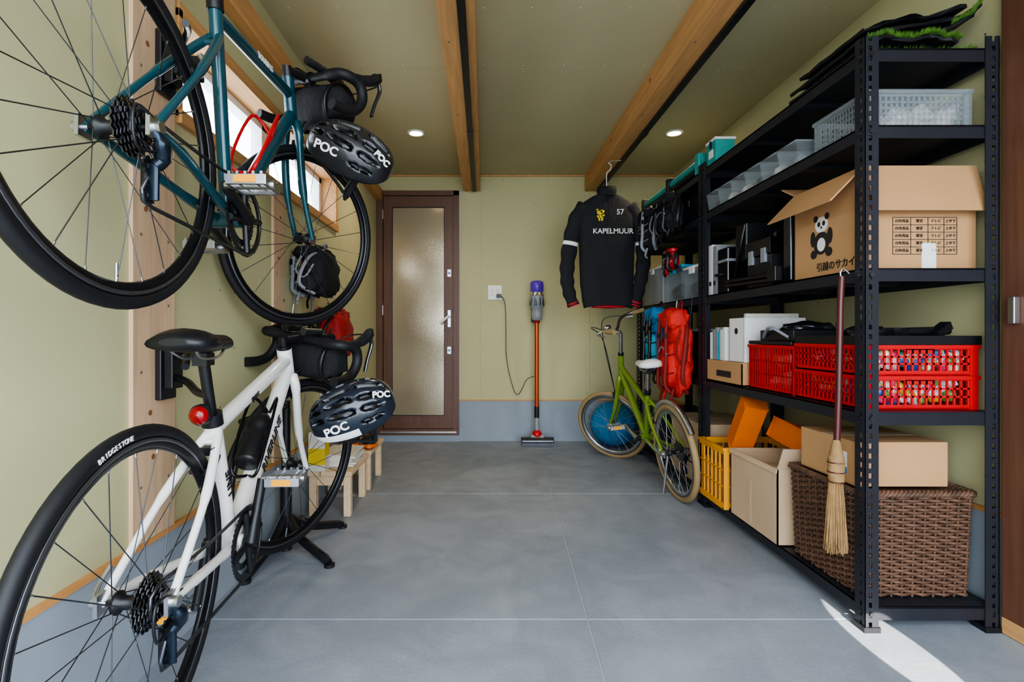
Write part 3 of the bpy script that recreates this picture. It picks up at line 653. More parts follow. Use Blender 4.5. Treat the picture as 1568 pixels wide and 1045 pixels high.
# ---------------- jersey
j=MB('cycling_jersey'); jx0,jy0=.83,3.48
rings=[]
for (z,w,dp,dx) in((1.085,.165,.045,.01),(1.12,.172,.048,.009),(1.14,.175,.05,.008),(1.2,.177,.052,.004),(1.25,.18,.055,0),(1.33,.183,.058,0),(1.4,.185,.06,0),(1.48,.187,.06,0),(1.55,.19,.062,0),(1.61,.193,.062,0),(1.66,.195,.06,0),(1.74,.19,.052,0),(1.80,.155,.042,0),(1.835,.10,.036,0),(1.85,.065,.034,0)):
    r_=[]
    for k in range(56):
        a=2*pi*k/56; f_=1 if z<1.5 else (.4 if z<1.7 else .1)
        wr=1+f_*(.10*math.sin(a*6+z*11)+.07*math.sin(z*34+a*4)+.10*noise.noise(Vector((a*2,z*9,1))))
        r_.append(Vector((jx0+dx+w*math.copysign(abs(math.cos(a))**.8,math.cos(a)),jy0+dp*wr*math.copysign(abs(math.sin(a))**.8,math.sin(a)),z-.01*math.cos(a*2)*f_)))
    rings.append(r_)
j.loft(rings,M_jersey,cap=False)
j.lathe([(.062,0),(.066,.03),(.06,.06),(.054,.058),(.056,.02)],(jx0,jy0,1.84),(0,-.15,1),M_jersey,n=28)
for s_,pp in((-1,[(.14,1.765),(.20,1.68),(.24,1.55),(.265,1.40),(.27,1.28),(.255,1.18),(.225,1.09)]),(1,[(.14,1.765),(.20,1.68),(.24,1.55),(.25,1.42),(.235,1.30),(.215,1.2),(.185,1.09)])):
    path=cat([(jx0+s_*x,jy0-.005,z) for x,z in pp]); n=len(path)
    rs=[.062-.024*i/n+.004*math.sin(i*1.3) for i in range(n)]
    j.tube(path,rs,M_jersey,n=16,flat=.62,up=(0,1,0))
    j.tube(path[13:15],[rs[13]*1.03,rs[14]*1.03],M_white,n=16,flat=.64,up=(0,1,0))
    j.tube(path[-3:],[rs[-1]*1.03]*3,M_jred,n=16,flat=.64,up=(0,1,0))
j.tube([Vector((jx0+.01+.12*math.cos(a)*.9,jy0+.04*math.sin(a),1.085)) for a in [2*pi*k/24 for k in range(24)]],.006,M_jred,n=6,closed=True)
j.blob((jx0+.01,jy0+.01,1.10),(.26,.06,.05),M_jred)
j.tube([(jx0,jy0-.066,1.5),(jx0,jy0-.066,1.6),(jx0,jy0-.058,1.76),(jx0,jy0-.05,1.85)],.003,M_blk,n=6)
for (dx,dz,w_,h_) in((0,0,.02,.05),(.012,.02,.025,.02),(-.015,-.012,.02,.012),(.015,-.005,.025,.01),(-.018,.015,.012,.03),(.01,-.03,.012,.025),(-.01,-.03,.01,.025),(-.022,.03,.014,.012)):
    j.box((jx0-.055+dx,jy0-.063,1.70+dz),(w_,.003,h_),M_yel,rot=(0,.5*dx*30,0))
jo=j.build(origin=(jx0,jy0,1.09))
text(jo,'jersey_lettering','KAPELMUUR',(jx0+.025,jy0-.075,1.585),.048,M_white,(pi/2,0,0))
text(jo,'jersey_number','57',(jx0+.075,jy0-.066,1.715),.05,M_white,(pi/2,0,0))
hg=MB('coat_hanger'); hg.tube(cat([(jx0,jy0,1.90),(jx0,jy0,1.99),(jx0+.025,jy0,2.02),(jx0+.03,jy0,2.05),(jx0+.01,jy0,2.065)]),.0028,M_white,n=6)
hg.tube(cat([(jx0-.13,jy0,1.79),(jx0-.06,jy0,1.84),(jx0,jy0,1.90),(jx0+.06,jy0,1.84),(jx0+.13,jy0,1.79)]),.005,M_white,n=8)
hg.tube([(jx0+.1,jy0,2.081),(jx0+.03,jy0,2.078),(jx0+.01,jy0,2.065)],.003,M_alu,n=6)
hg.build()

# ---------------- shelving
SX0,SX1=1.146,1.552
Y=[1.543,2.70,3.86]
LV=[1.765,1.533,1.10,.664,.075]
def lpost(mb,x,y,sx,sy,zt=1.80,slots=True):
    w=.042; t=.003
    for axis in(0,1):
        def pb(a0,a1,z0,z1):
            if axis==0: mb.bb(min(x+sx*a0,x+sx*a1),max(x+sx*a0,x+sx*a1),min(y,y+sy*t),max(y,y+sy*t),z0,z1,M_shelf)
            else: mb.bb(min(x,x+sx*t),max(x,x+sx*t),min(y+sy*a0,y+sy*a1),max(y+sy*a0,y+sy*a1),z0,z1,M_shelf)
        if slots:
            pb(0,.012,0,zt); pb(.022,w,0,zt)
            z=0
            while z<zt-.02: pb(.012,.022,z,z+.014); z+=.03
        else: pb(0,w,0,zt)
    mb.box((x+sx*.02,y+sy*.02,.008),(.05,.05,.016),M_blk)
for u in(0,1):
    s=MB('steel_shelving_unit'); y0,y1=Y[u]+(.003 if u else 0),Y[u+1]-.003
    for x,sx_ in((SX0,1),(SX1,-1)):
        for y,sy_ in((y0,1),(y1,-1)): lpost(s,x,y,sx_,sy_,slots=(u==0 or x==SX0))
    for z in LV:
        s.bb(SX0+.004,SX1-.004,y0+.004,y1-.004,z-.006,z,M_shelf)
        s.bb(SX0+.004,SX0+.008,y0+.004,y1-.004,z-.04,z,M_shelf); s.bb(SX1-.008,SX1-.004,y0+.004,y1-.004,z-.04,z,M_shelf)
        s.bb(SX0+.004,SX1-.004,y0+.004,y0+.008,z-.04,z,M_shelf); s.bb(SX0+.004,SX1-.004,y1-.008,y1-.004,z-.04,z,M_shelf)
        for yy in(.33,.66): s.bb(SX0+.008,SX1-.008,y0+(y1-y0)*yy-.02,y0+(y1-y0)*yy+.02,z-.02,z-.006,M_shelf)
        for yy in (y0+.02,y1-.02): s.cyl((SX0-.004,yy,z-.02),(SX0,yy,z-.02),.007,M_dsteel,n=8)
        s.cyl((SX0+.02,y0-.004,z-.02),(SX0+.02,y0,z-.02),.007,M_dsteel,n=8)
    s.build()

def carton(name,x0,x1,y0,y1,z0,h,m=M_card,openf=None,tape=True):
    c=MB(name); t=.005
    c.bb(x0,x1,y0,y1,z0,z0+t,m); c.bb(x0,x0+t,y0,y1,z0,z0+h,m); c.bb(x1-t,x1,y0,y1,z0,z0+h,m); c.bb(x0,x1,y0,y0+t,z0,z0+h,m); c.bb(x0,x1,y1-t,y1,z0,z0+h,m)
    if not openf:
        ym=(y0+y1)/2
        c.bb(x0,x1,y0,ym-.001,z0+h,z0+h+t,m); c.bb(x0,x1,ym+.001,y1,z0+h,z0+h+t,m)
        if tape: c.bb(x0,x1,ym-.025,ym+.025,z0+h+t,z0+h+t+.0006,M_cardd)
    else:
        for side,L,ang in openf:
            dx,dz=math.cos(ang)*L,math.sin(ang)*L
            if side=='F': vs=[(x0,y0,z0+h),(x1,y0,z0+h),(x1-.004,y0-dx,z0+h+dz),(x0+.004,y0-dx,z0+h+dz)]
            if side=='B': vs=[(x0,y1,z0+h),(x1,y1,z0+h),(x1,y1+dx,z0+h+dz),(x0,y1+dx,z0+h+dz)]
            if side=='L': vs=[(x0,y0,z0+h),(x0,y1,z0+h),(x0-dx,y1,z0+h+dz),(x0-dx,y0,z0+h+dz)]
            if side=='R': vs=[(x1,y0,z0+h),(x1,y1,z0+h),(x1+dx,y1,z0+h+dz),(x1+dx,y0,z0+h+dz)]
            vs=[Vector(v) for v in vs]; n=(vs[1]-vs[0]).cross(vs[3]-vs[0]).normalized()*.0022
            c.add([v-n for v in vs]+[v+n for v in vs],[(0,3,2,1),(4,5,6,7),(0,1,5,4),(1,2,6,5),(2,3,7,6),(3,0,4,7)],m)
    return c
c=carton('moving_carton',1.185,1.535,1.60,1.955,LV[2]+.001,.325,openf=[('F',.155,math.radians(-74)),('L',.15,math.radians(-46)),('B',.1,.5)])
fy=1.5995
X0,X1_,Z0,Z1=1.275,1.475,LV[2]+.05,LV[2]+.165
for k in range(6): c.bb(X0,X1_,fy-.0008,fy,Z0+(Z1-Z0)*k/5-.0008,Z0+(Z1-Z0)*k/5+.0008,M_ink)
for k in(0,.28,.55,.8,1): c.bb(X0+(X1_-X0)*k-.0008,X0+(X1_-X0)*k+.0008,fy-.0008,fy,Z0,Z1,M_ink)
c.bb(1.365,1.41,fy-.0012,fy,LV[2]+.002,LV[2]+.085,M_cloth)
lx=1.1845; cy,cz=1.80,LV[2]+.135
def od(y,z,ry,rz,m,k): 
    c.add([(lx-k*.0006,y+ry*math.cos(a),z+rz*math.sin(a)) for a in [2*pi*q/20 for q in range(20)]],[tuple(range(20))],m)
od(cy,cz+.05,.035,.028,M_cloth,1)
for s_ in(-1,1): od(cy+s_*.03,cz+.075,.012,.012,M_ink,2); od(cy+s_*.013,cz+.053,.008,.009,M_ink,2)
od(cy,cz+.04,.005,.004,M_ink,2); od(cy,cz-.015,.042,.040,M_ink,1); od(cy,cz-.02,.022,.024,M_cloth,2)
for s_ in(-1,1): od(cy+s_*.04,cz-.05,.018,.016,M_ink,2); od(cy+s_*.045,cz+.005,.014,.028,M_ink,2)
co=c.build(); text(co,'carton_lettering','引越のサカイ',(lx-.001,1.73,LV[2]+.034),.032,M_ink,(pi/2,0,-pi/2))
for i in range(5):
    for k,(xx,ss) in enumerate(((1.303,'台所用品'),(1.358,'寝室'),(1.41,'テレビ'),(1.455,'上中下'))):
        text(co,'carton_label',ss,(xx,fy-.001,Z0+(Z1-Z0)*(i+.5)/5),.011,M_ink,(pi/2,0,0),off=0)

m_=MB('flat_monitor'); m_.bb(1.2,1.5,2.0,2.03,LV[2]+.02,LV[2]+.25,M_blk); m_.bb(1.3,1.4,1.98,2.06,LV[2]+.001,LV[2]+.02,M_blk); m_.bb(1.19,1.21,1.99,2.04,LV[2]+.01,LV[2]+.28,M_dsteel); m_.build(bevel=.004)
m_=MB('tool_case'); m_.bb(1.17,1.5,2.09,2.28,LV[2]+.001,LV[2]+.13,M_blk); m_.bb(1.165,1.5,2.09,2.28,LV[2]+.135,LV[2]+.2,M_mblk)
m_.tube(cat([(1.25,2.18,LV[2]+.2),(1.25,2.18,LV[2]+.24),(1.42,2.18,LV[2]+.24),(1.42,2.18,LV[2]+.2)]),.01,M_blk); m_.bb(1.158,1.17,2.12,2.15,LV[2]+.1,LV[2]+.16,M_grey); m_.bb(1.158,1.17,2.22,2.25,LV[2]+.1,LV[2]+.16,M_grey); m_.build(bevel=.006)
m_=MB('black_floor_pump'); m_.lathe([(.001,0),(.06,0),(.06,.012),(.02,.02),(.001,.02)],(1.25,2.38,LV[2]+.001),(0,0,1),M_blk,n=24); m_.cyl((1.25,2.38,LV[2]+.01),(1.25,2.38,LV[2]+.28),.014,M_blk)
m_.bb(1.19,1.34,2.33,2.43,LV[2]+.14,LV[2]+.31,M_blk); m_.tube(cat([(1.19,2.34,LV[2]+.3),(1.18,2.36,LV[2]+.2),(1.19,2.42,LV[2]+.1),(1.2,2.45,LV[2]+.02)]),.007,M_mblk); m_.build(bevel=.006)
m_=MB('equipment_case'); m_.bb(1.165,1.45,2.455,2.56,LV[2]+.001,LV[2]+.22,M_mblk); m_.bb(1.16,1.455,2.45,2.565,LV[2]+.15,LV[2]+.165,M_grey); m_.tube(cat([(1.165,2.48,LV[2]+.09),(1.14,2.485,LV[2]+.09),(1.14,2.53,LV[2]+.09),(1.165,2.535,LV[2]+.09)]),.006,M_blk); m_.build(bevel=.006)
m_=MB('file_binder_row')
for k in range(2): m_.bb(1.17,1.40,2.58+k*.05,2.625+k*.05,LV[2]+.001,LV[2]+.25+.01*(k%2),[M_grey,M_whitep][k]); m_.disc((1.168,2.60+k*.05,LV[2]+.06),(1,0,0),.012,.003,M_dsteel)
m_.build(bevel=.002)
m_=MB('camera_tripod'); 
for dy in(-.01,0.01): m_.cyl((1.153,2.075,LV[2]+.03+dy),(1.153,2.44,LV[2]+.04+dy),.008,M_blk)
m_.cyl((1.158,2.09,LV[2]+.045),(1.158,2.44,LV[2]+.045),.008,M_blk)
m_.box((1.155,2.04,LV[2]+.04),(.03,.06,.06),M_blk); m_.build(bevel=.003)

def crate(mb,x0,x1,y0,y1,z0,h,m,nv=10,nh=4,t=.005,rimh=.022):
    def wall(a,b,fix,axis):
        def bx(p0,p1,q0,q1):
            if axis=='x': mb.bb(p0,p1,fix,fix+t,q0,q1,m)
            else: mb.bb(fix,fix+t,p0,p1,q0,q1,m)
        bx(a,b,z0,z0+rimh); bx(a,b,z0+h-rimh,z0+h)
        L=b-a
        for k in range(nv+1): 
            p=a+(L-.008)*k/nv; bx(p,p+.006,z0+rimh,z0+h-rimh)
        for k in range(1,nh): q=z0+rimh+(h-2*rimh)*k/nh; bx(a,b,q-.003,q+.003)
        if axis=='x' and m is M_red: bx((a+b)/2-.045,(a+b)/2+.045,z0+h-rimh-.012,z0+h)
    wall(x0,x1,y0,'x'); wall(x0,x1,y1-t,'x'); wall(y0,y1,x0,'y'); wall(y0,y1,x1-t,'y')
    mb.bb(x0,x1,y0,y1,z0,z0+t,m)
    for x in(x0,x1-.025):
        for yy,s_ in((y0,-1),(y1,1)): mb.bb(x,x+.025,min(yy,yy+s_*.004),max(yy,yy+s_*.004),z0,z0+h,m)
    for (a,b,c_,d_) in((x0-.006,x1+.006,y0-.006,y0),(x0-.006,x1+.006,y1,y1+.006),(x0-.006,x0,y0,y1),(x1,x1+.006,y0,y1)): mb.bb(a,b,c_,d_,z0+h-.012,z0+h,m)
cols=[mat('packet_'+n,h_,.3,var=.3,scale=60) for n,h_ in(('pink','e0507a'),('white','f4f0ec'),('silver','d0d4d8'),('yellow','e8c040'),('blue','3060b0'),('cream','e8dcb8'),('green','60a050'),('snow','f4f0ec'))]
def fill(mb,x0,x1,y0,y1,z0,z1,n,sz):
    for k in range(n):
        s_=sz*random.uniform(.7,1.3)
        mb.blob((random.uniform(x0+sz/2,x1-sz/2),random.uniform(y0+sz/2,y1-sz/2) if random.random()<.6 else y0+sz/2+.005,random.uniform(z0+sz/3,z1-sz/3)),(s_,s_*random.uniform(.5,1),s_*random.uniform(.4,.7)),random.choice(cols),wob=.4,seed=k,n=6,rot=(random.random(),random.random(),random.random()*3),pw=.8)
zz=LV[3]
for (a,b,h) in((1.59,1.93,.105),(1.955,2.27,.19)):
    cr=MB('red_plastic_crate'); crate(cr,1.175,1.53,a,b,zz+.001,h,M_red,nv=16,nh=3,rimh=.015)
    fill(cr,1.185,1.52,a+.01,b-.01,zz+.01,zz+h,110,.06); cr.build()
cr=MB('red_plastic_crate'); crate(cr,1.175,1.53,1.59,1.93,zz+.107,.095,M_red,nv=16,nh=3,rimh=.015); fill(cr,1.185,1.52,1.6,1.92,zz+.115,zz+.2,100,.055); cr.build()
tr=MB('black_parts_tray'); z=zz+.203
tr.bb(1.17,1.54,1.585,1.93,z,z+.004,M_blk)
for (a,b,c_,d_) in((1.17,1.54,1.585,1.59),(1.17,1.54,1.925,1.93),(1.17,1.175,1.585,1.93),(1.535,1.54,1.585,1.93)): tr.bb(a,b,c_,d_,z,z+.028,M_blk)
tr.cyl((1.33,1.62,z+.04),(1.5,1.66,z+.045),.014,M_blk); tr.blob((1.28,1.72,z+.035),(.12,.1,.06),M_dsteel,wob=.3); tr.bb(1.36,1.5,1.7,1.8,z+.01,z+.055,M_dsteel); tr.tube(cat([(1.2,1.7,z+.02),(1.24,1.8,z+.07),(1.3,1.86,z+.02)]),.006,M_mblk)
tr.box((1.45,1.63,z+.045),(.07,.03,.025),M_blk,rot=(0,-.5,.3))
tr.build()
tb_=MB('black_storage_tub'); z=zz+.193
tb_.bb(1.17,1.52,1.955,2.27,z,z+.015,M_blk); tb_.bb(1.2,1.5,1.99,2.23,z+.015,z+.06,M_blk); tb_.tube(cat([(1.2,2.02,z+.03),(1.17,2.1,z+.07),(1.2,2.2,z+.03)]),.006,M_grey); tb_.blob((1.33,2.1,z+.07),(.2,.15,.05),M_dsteel,wob=.3); tb_.build(bevel=.004)
wb_=MB('white_file_box'); 
for (a,b,c_,d_) in((1.17,1.45,2.31,2.315),(1.17,1.45,2.445,2.45),(1.17,1.175,2.31,2.45),(1.445,1.45,2.31,2.45)): wb_.bb(a,b,c_,d_,zz+.107,zz+.31,M_whitep)
wb_.bb(1.17,1.45,2.31,2.45,zz+.107,zz+.11,M_whitep); wb_.bb(1.19,1.43,2.33,2.35,zz+.11,zz+.33,M_paper); wb_.bb(1.19,1.43,2.37,2.42,zz+.11,zz+.30,M_grey); wb_.disc((1.1695,2.38,zz+.25),(1,0,0),.015,.002,M_blk)
wb_.build(bevel=.002)
c=carton('small_carton',1.155,1.45,2.30,2.66,zz+.001,.10); c.bb(1.1545,1.155,2.4,2.55,zz+.03,zz+.06,M_ink); c.build()
bk=MB('book_stack')
for k in range(6): bk.bb(1.165,1.36,2.48+k*.028,2.505+k*.028,zz+.1075,zz+.27-.012*(k%3),[M_whitep,M_paper,M_lblue,M_grey,M_grey,M_whitep][k])
bk.build(bevel=.001)

bkt=MB('plastic_basket'); z=LV[1]; crate(bkt,1.20,1.52,1.60,1.86,z+.001,.13,M_clear,nv=18,nh=5,t=.003,rimh=.02)
bkt.bb(1.205,1.515,1.604,1.607,z+.004,z+.128,mat('clear_sheet','b4bec2',.1,alpha=.18,var=0))
bkt.bb(1.22,1.5,1.61,1.84,z+.008,z+.022,M_red)
for k in range(8): bkt.blob((1.32+.024*k,1.65+.02*(k%3),z+.045+.015*(k%2)),(.08,.07,.07),M_cloth,wob=.7,w2=.3,seed=k,n=12)
bkt.build()
for k in range(6):
    y=1.90+k*.128; b=MB('clear_storage_bin'); z=LV[1]+.001; x0,x1=1.165,1.40; h=.085
    b.bb(x0,x1,y,y+.115,z,z+.003,M_clear)
    vs=lambda t:[Vector((x0-.012*t,y-.004*t,z+h*t)),Vector((x1,y-.004*t,z+h*t)),Vector((x1,y+.115+.004*t,z+h*t)),Vector((x0-.012*t,y+.115+.004*t,z+h*t))]
    b.loft([vs(0),vs(1)],M_clear,cap=False,smooth=False)
    q=vs(1); b.tube(q,.004,M_clear,n=6,closed=True)
    for i in range(5): b.blob((x0+.04+.04*i,y+.055,z+.028),(.05,.07,.045),random.choice([M_dsteel,M_cloth,M_grey,M_blk,M_cardd]),wob=.4,seed=k*5+i,n=6)
    b.build()
# top: folded turf, mostly black backing seen from below with grass peeking out
t_=MB('folded_artificial_turf'); z=LV[0]+.001
def sheet(pp,y0,y1,th,sd,grass,xa=0,xb=9):
    pc=cat([(a,0,b) for a,b in pp],6); k=len(pc); rings=[]
    ny=12
    P_=[]
    for yi in range(ny):
        y=y0+(y1-y0)*yi/(ny-1); up=[];dn=[]
        for i,p in enumerate(pc):
            t=(pc[min(i+1,k-1)]-pc[max(i-1,0)]).normalized(); n=Vector((-t.z,0,t.x))*th/2
            wv=.008*noise.noise(Vector((i*.25,y*9,sd))); yy=y+.02*noise.noise(Vector((i*.3,sd,3))) if yi==0 else y
            up.append(Vector((p.x+n.x,yy,z+th+p.z+n.z+abs(wv)))); dn.append(Vector((p.x-n.x,yy,z+th+p.z-n.z+abs(wv))))
        rings.append(up+dn[::-1]); P_.append(up)
    t_.loft(rings,M_blkr,cap=True)
    for q in range(grass):
        i=random.randrange(0,k-1); f=random.random()
        b0=P_[0][i].lerp(P_[0][i+1],f)
        if not xa<b0.x<xb: continue
        d_=Vector((random.uniform(-.6,.6),random.uniform(-1,-.1),random.uniform(-.1,1.2)))
        w=Vector((random.uniform(-1,1),random.uniform(-.3,.3),0)).normalized()*.0011
        t_.add([b0-w,b0+w,b0+d_*.015],[(0,1,2)],M_grass)
sheet([(1.16,.0),(1.25,.004),(1.35,.0),(1.45,.006),(1.535,.0)],1.60,1.95,.010,1,300)
sheet([(1.18,.026),(1.24,.036),(1.31,.026),(1.38,.040),(1.43,.028),(1.46,.022)],1.575,1.85,.012,2,2200)
sheet([(1.165,.028),(1.22,.058),(1.33,.085),(1.44,.105),(1.53,.12)],1.60,1.95,.012,5,0)
sheet([(1.40,.055),(1.46,.085),(1.50,.105),(1.535,.145)],1.58,1.85,.010,7,900,1.44,2)
sheet([(1.20,.085),(1.30,.115),(1.42,.13),(1.53,.165)],1.62,1.95,.012,8,0)
t_.build()
t_=MB('folded_camping_cot'); z=LV[0]+.001
for (x,zz_,m) in((1.168,.025,M_blk),(1.175,.07,M_tealp),(1.215,.085,M_alu),(1.225,.03,M_dsteel),(1.26,.08,M_blk)):
    t_.cyl((x,2.74,z+zz_),(x,3.75,z+zz_),.019,m,n=12)
for y in(2.75,3.2,3.7): t_.bb(1.148,1.29,y,y+.05,z+.0,z+.11,M_tealp if y<3 else M_blk)
t_.build(bevel=.004)
t_=MB('teal_tool_box'); t_.bb(1.155,1.25,2.56,2.66,z+.0,z+.11,M_tealp); t_.bb(1.15,1.255,2.555,2.665,z+.11,z+.122,M_whitep); t_.bb(1.1535,1.155,2.585,2.635,z+.03,z+.07,M_whitep); t_.bb(1.15,1.16,2.6,2.62,z+.08,z+.118,M_blk); t_.build(bevel=.004)
t_=MB('flat_tarpaulin_roll'); 
for k in range(3): t_.cyl((1.30+.06*k,2.1,z+.03),(1.30+.06*k,2.66,z+.03),.028,M_blkf,n=16)
t_.build()

wk=MB('wicker_hamper_basket'); x0,x1,y0,y1,z0,h=1.165,1.52,1.595,1.945,LV[4]+.001,.325
def per(t,e=0):
    W=x1-x0+2*e; D=y1-y0+2*e; P=2*(W+D); d_=(t%1)*P
    if d_<W: p=(x0-e+d_,y0-e); n=(0,-1)
    elif d_<W+D: p=(x1+e,y0-e+d_-W); n=(1,0)
    elif d_<2*W+D: p=(x1+e-(d_-W-D),y1+e); n=(0,1)
    else: p=(x0-e,y1+e-(d_-2*W-D)); n=(-1,0)
    return p,n
NS=40; rows=34
for r_ in range(rows):
    z=z0+.008+h*r_/rows; pts=[]
    N_=NS*5
    for k in range(N_):
        p,n=per(k/N_,e=-.012+.010*r_/rows); o_=.0055*math.cos(pi*k/5+pi*(r_%2)); pts.append((p[0]+n[0]*o_,p[1]+n[1]*o_,z+.0015*noise.noise(Vector((k*.2,r_,0)))))
    wk.tube(pts,.0052,M_wick,n=6,closed=True)
for k in range(NS):
    p,n=per(k/NS,e=-.012); q,_=per(k/NS,e=-.002); wk.tube([(p[0],p[1],z0),(q[0],q[1],z0+h)],.004,M_wick,n=5)
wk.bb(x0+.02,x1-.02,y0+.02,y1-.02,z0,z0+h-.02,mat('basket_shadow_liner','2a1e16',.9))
for ph in range(3):
    pts=[]
    for k in range(240):
        p,n=per(k/240,e=.002); a=k*.9+ph*2.1; pts.append((p[0]+n[0]*.007*math.cos(a),p[1]+n[1]*.007*math.cos(a),z0+h+.002+.007*math.sin(a)))
    wk.tube(pts,.0055,M_wick,n=6,closed=True)
wk.bb(x0+.01,x1-.01,y0+.01,y1-.01,z0+h-.01,z0+h,M_wick)
wk.build()
zt=z0+h+.0165
c=carton('flat_carton',1.175,1.465,1.62,1.90,zt,.135,m=M_card); c.bb(1.1745,1.175,1.66,1.73,zt+.03,zt+.10,M_whitep); c.bb(1.1743,1.1746,1.66,1.73,zt+.03,zt+.05,M_bluef)
c.build()
c=carton('open_carton',1.135,1.50,1.985,2.36,LV[4]+.001,.30,m=M_cardd,openf=[('L',.02,-1.3),('F',.09,1.2)])
c.bb(1.16,1.48,2.0,2.34,LV[4]+.006,LV[4]+.24,M_cardd)
for k in range(8): c.blob((1.2+.035*k,2.05+.03*(k%4),LV[4]+.26),(.1,.1,.06),random.choice([M_dred,M_cloth,M_redf,M_cardd]),wob=.4,seed=k,n=8)
c.bb(1.133,1.1345,2.18,2.21,LV[4]+.02,LV[4]+.2,M_cardd)
c.build()
cr=MB('amber_plastic_crate'); crate(cr,1.12,1.48,2.40,2.665,LV[4]+.001,.29,M_yell,nv=6,nh=3,t=.008,rimh=.03); cr.bb(1.14,1.46,2.42,2.65,LV[4]+.01,LV[4]+.2,M_card)
cr.build()
og=MB('orange_planter_tray')
def trough(mb,M):
    mb.M=M; mb.box((0,0,0),(.09,.26,.004),M_orange); mb.box((-.045,0,.04),(.004,.26,.085),M_orange,rot=(0,-.15,0)); mb.box((.045,0,.04),(.004,.26,.085),M_orange,rot=(0,.15,0)); mb.box((0,-.13,.04),(.1,.004,.08),M_orange); mb.box((0,.13,.04),(.1,.004,.08),M_orange)
trough(og,Matrix.Translation((1.30,2.13,.42))@Matrix.Rotation(.12,4,'X')@Matrix.Rotation(.35,4,'Y')@Matrix.Scale(1.1,4))
trough(og,Matrix.Translation((1.20,2.33,.46))@Matrix.Rotation(-1.0,4,'X')@Matrix.Rotation(.3,4,'Y'))
og.build()

b=MB('hanging_broom'); bx,by=1.112,1.60
b.tube(cat([(1.14,by,1.09),(1.12,by,1.105),(bx,by,1.09),(bx+.004,by,1.07)]),.003,M_alu,n=6)
b.tube([(bx+.004,by,1.08),(bx,by,1.0),(bx-.006,by,.7),(bx-.012,by,.53)],.0095,M_dred,n=12)
b.lathe([(.010,0.03),(.016,.0),(.024,-.04),(.022,-.1)],(bx-.013,by,.54),(0,0,1),M_straw,n=16)
for k in range(260):
    a=random.random()*2*pi; r0=.02*math.sqrt(random.random()); r1=r0*1.55+.003; zb=.215+random.uniform(0,.04)
    X=bx-.014
    b.tube([(X+r0*math.cos(a),by+r0*math.sin(a)*.8,.52),(X+r0*1.0*math.cos(a),by+r0*math.sin(a)*.8,.44),(X+r1*math.cos(a)*.8,by+r1*math.sin(a)*.6,.36),(X+r1*math.cos(a)+random.uniform(-.004,.004),by+r1*math.sin(a)*.8,zb)],.0015,M_straw,n=4)
for z in(.50,.47,.44): b.lathe([(.023,-.002),(.025,0),(.023,.002)],(bx-.014,by,z),(0,0,1),M_dred,n=16)
b.build()

backpack('red_backpack',(1.070,2.88,.80),(.14,.27,.50),M_redf,M_redf,seed=1,mt=mat('dark_red_strap','7a1612',.7))
backpack('blue_backpack',(1.075,3.20,.86),(.12,.25,.42),M_bluef,M_lblue,seed=3)
backpack('black_shoulder_bag',(1.085,3.02,1.60),(.10,.30,.24),M_blkf,M_blkf,seed=6)
backpack('black_helmet_bag',(1.085,3.42,1.58),(.10,.30,.30),M_blkf,M_blkf,mt=M_grey,seed=11)
backpack('red_pouch',(1.10,3.02,1.34),(.06,.16,.13),M_red,M_red,seed=7)
hm=MB('hanging_lanyards')
for k in range(4): hm.tube(cat([(1.128,2.78+.22*k,1.095),(1.12,2.78+.22*k,1.0),(1.125,2.80+.22*k,.9-.05*(k%2)),(1.128,2.82+.22*k,1.05)]),.003,[M_blk,M_white,M_redd,M_blk][k],n=6)
hm.build()
def lidbox(name,x0,x1,y0,y1,z0,h,m,ml):
    b=MB(name); b.bb(x0,x1,y0,y1,z0,z0+h,m); b.bb(x0-.006,x1+.006,y0-.006,y1+.006,z0+h,z0+h+.014,ml)
    b.bb(x0-.01,x0-.0,(y0+y1)/2-.03,(y0+y1)/2+.03,z0+h-.03,z0+h+.01,ml)
    if m is M_clear:
        for k in range(4): b.blob((x0+.05+.07*k,(y0+y1)/2,z0+.06),(.09,y1-y0-.04,.09),[M_dsteel,M_bluef,M_cardd,M_blk][k],wob=.3,seed=k,n=8)
    b.build(bevel=.004)
lidbox('clear_lidded_box',1.17,1.48,2.76,3.0,LV[2]+.001,.17,M_clear,M_whitep)
lidbox('clear_lidded_box',1.17,1.48,3.04,3.3,LV[2]+.001,.2,M_clear,M_lblue)
lidbox('grey_lidded_box',1.17,1.48,3.36,3.75,LV[2]+.001,.24,M_grey,M_whitep)
lidbox('black_lidded_box',1.17,1.48,2.78,3.1,LV[1]+.001,.12,M_blk,M_blk)
lidbox('green_lidded_box',1.17,1.48,3.15,3.6,LV[1]+.001,.13,mat('green_plastic','2f5a3c',.5),M_blk)
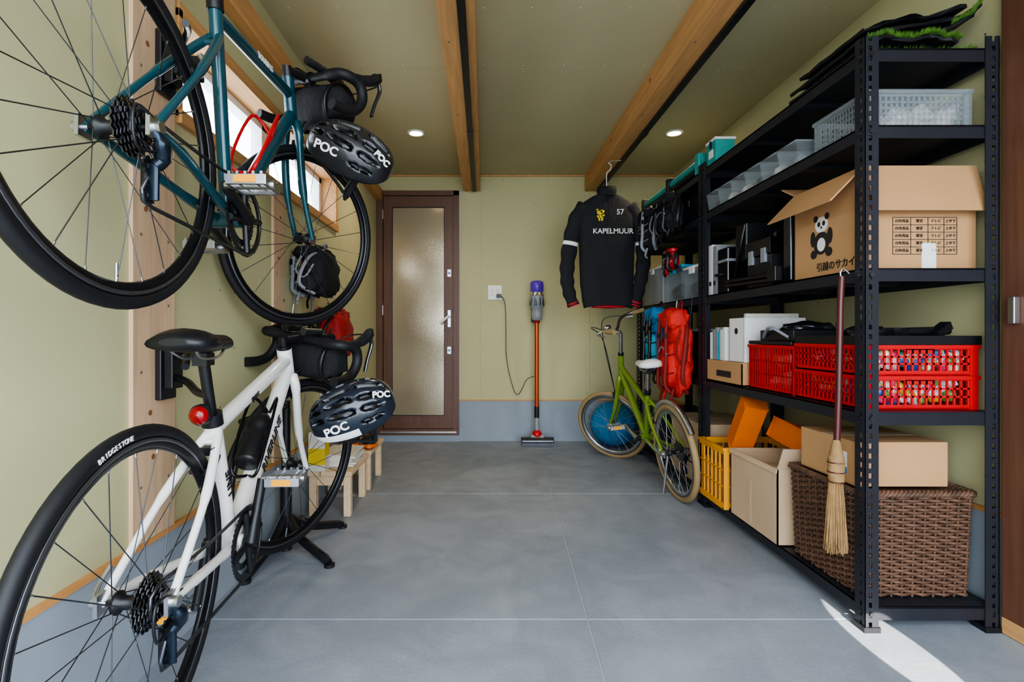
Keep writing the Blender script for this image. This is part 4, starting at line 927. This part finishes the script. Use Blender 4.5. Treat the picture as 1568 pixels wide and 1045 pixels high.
lidbox('dark_lidded_box',1.17,1.5,2.76,3.3,LV[3]+.001,.25,M_blk,M_grey)
carton('rear_carton',1.17,1.5,3.35,3.78,LV[3]+.001,.27).build()
carton('rear_carton',1.17,1.5,2.76,3.2,LV[4]+.001,.33,m=M_cardd).build()
lidbox('black_lidded_box',1.17,1.5,3.3,3.7,LV[4]+.001,.3,M_blk,M_blk)
bb_=MB('blue_exercise_ball'); bb_.blob((1.03,4.10,.18),(.36,.36,.36),M_bluef,n=20); bb_.tube([(1.03+.181*math.cos(a),4.10+.181*math.sin(a),.18) for a in [2*pi*k/40 for k in range(40)]],.003,M_lblue,n=5,closed=True); bb_.build()

# ---------------- lights / world
W=bpy.data.worlds.new('sky'); sc.world=W; W.use_nodes=True; nt=W.node_tree
bg=nt.nodes['Background']; bg.inputs['Color'].default_value=(.81,.895,1,1); bg.inputs['Strength'].default_value=8.8
for nm,loc,rot,sx_,sy_ in(('opening_portal',((XL+XR)/2,YF+.02,H/2),(pi/2,0,0),XR-XL,H),('window_portal',(XL-T-.01,(WY0+WY1)/2,(WZ0+WZ1)/2),(0,-pi/2,0),.3,1.6)):
    l=bpy.data.lights.new(nm,'AREA'); l.shape='RECTANGLE'; l.size=sx_; l.size_y=sy_; l.cycles.is_portal=True
    o=bpy.data.objects.new(nm,l); o.location=loc; o.rotation_euler=rot; sc.collection.objects.link(o)
l=bpy.data.lights.new('sun_shaft','SPOT'); l.energy=6500; l.color=(1,.93,.82); l.spot_size=math.radians(2.6); l.spot_blend=.02; l.shadow_soft_size=.004
o=bpy.data.objects.new('sun_shaft',l); o.location=(1.14,-1.9,1.0); sc.collection.objects.link(o)
o.rotation_euler=(Vector((1.175,1.46,0))-o.location).to_track_quat('-Z','Y').to_euler()

cam=bpy.data.cameras.new('camera'); cam.lens=18; cam.sensor_width=36; cam.shift_x=.0268; cam.shift_y=-.0067; cam.clip_start=.02
co=bpy.data.objects.new('camera',cam); co.location=(0,0,.9); co.rotation_euler=(pi/2,0,0); sc.collection.objects.link(co); sc.camera=co
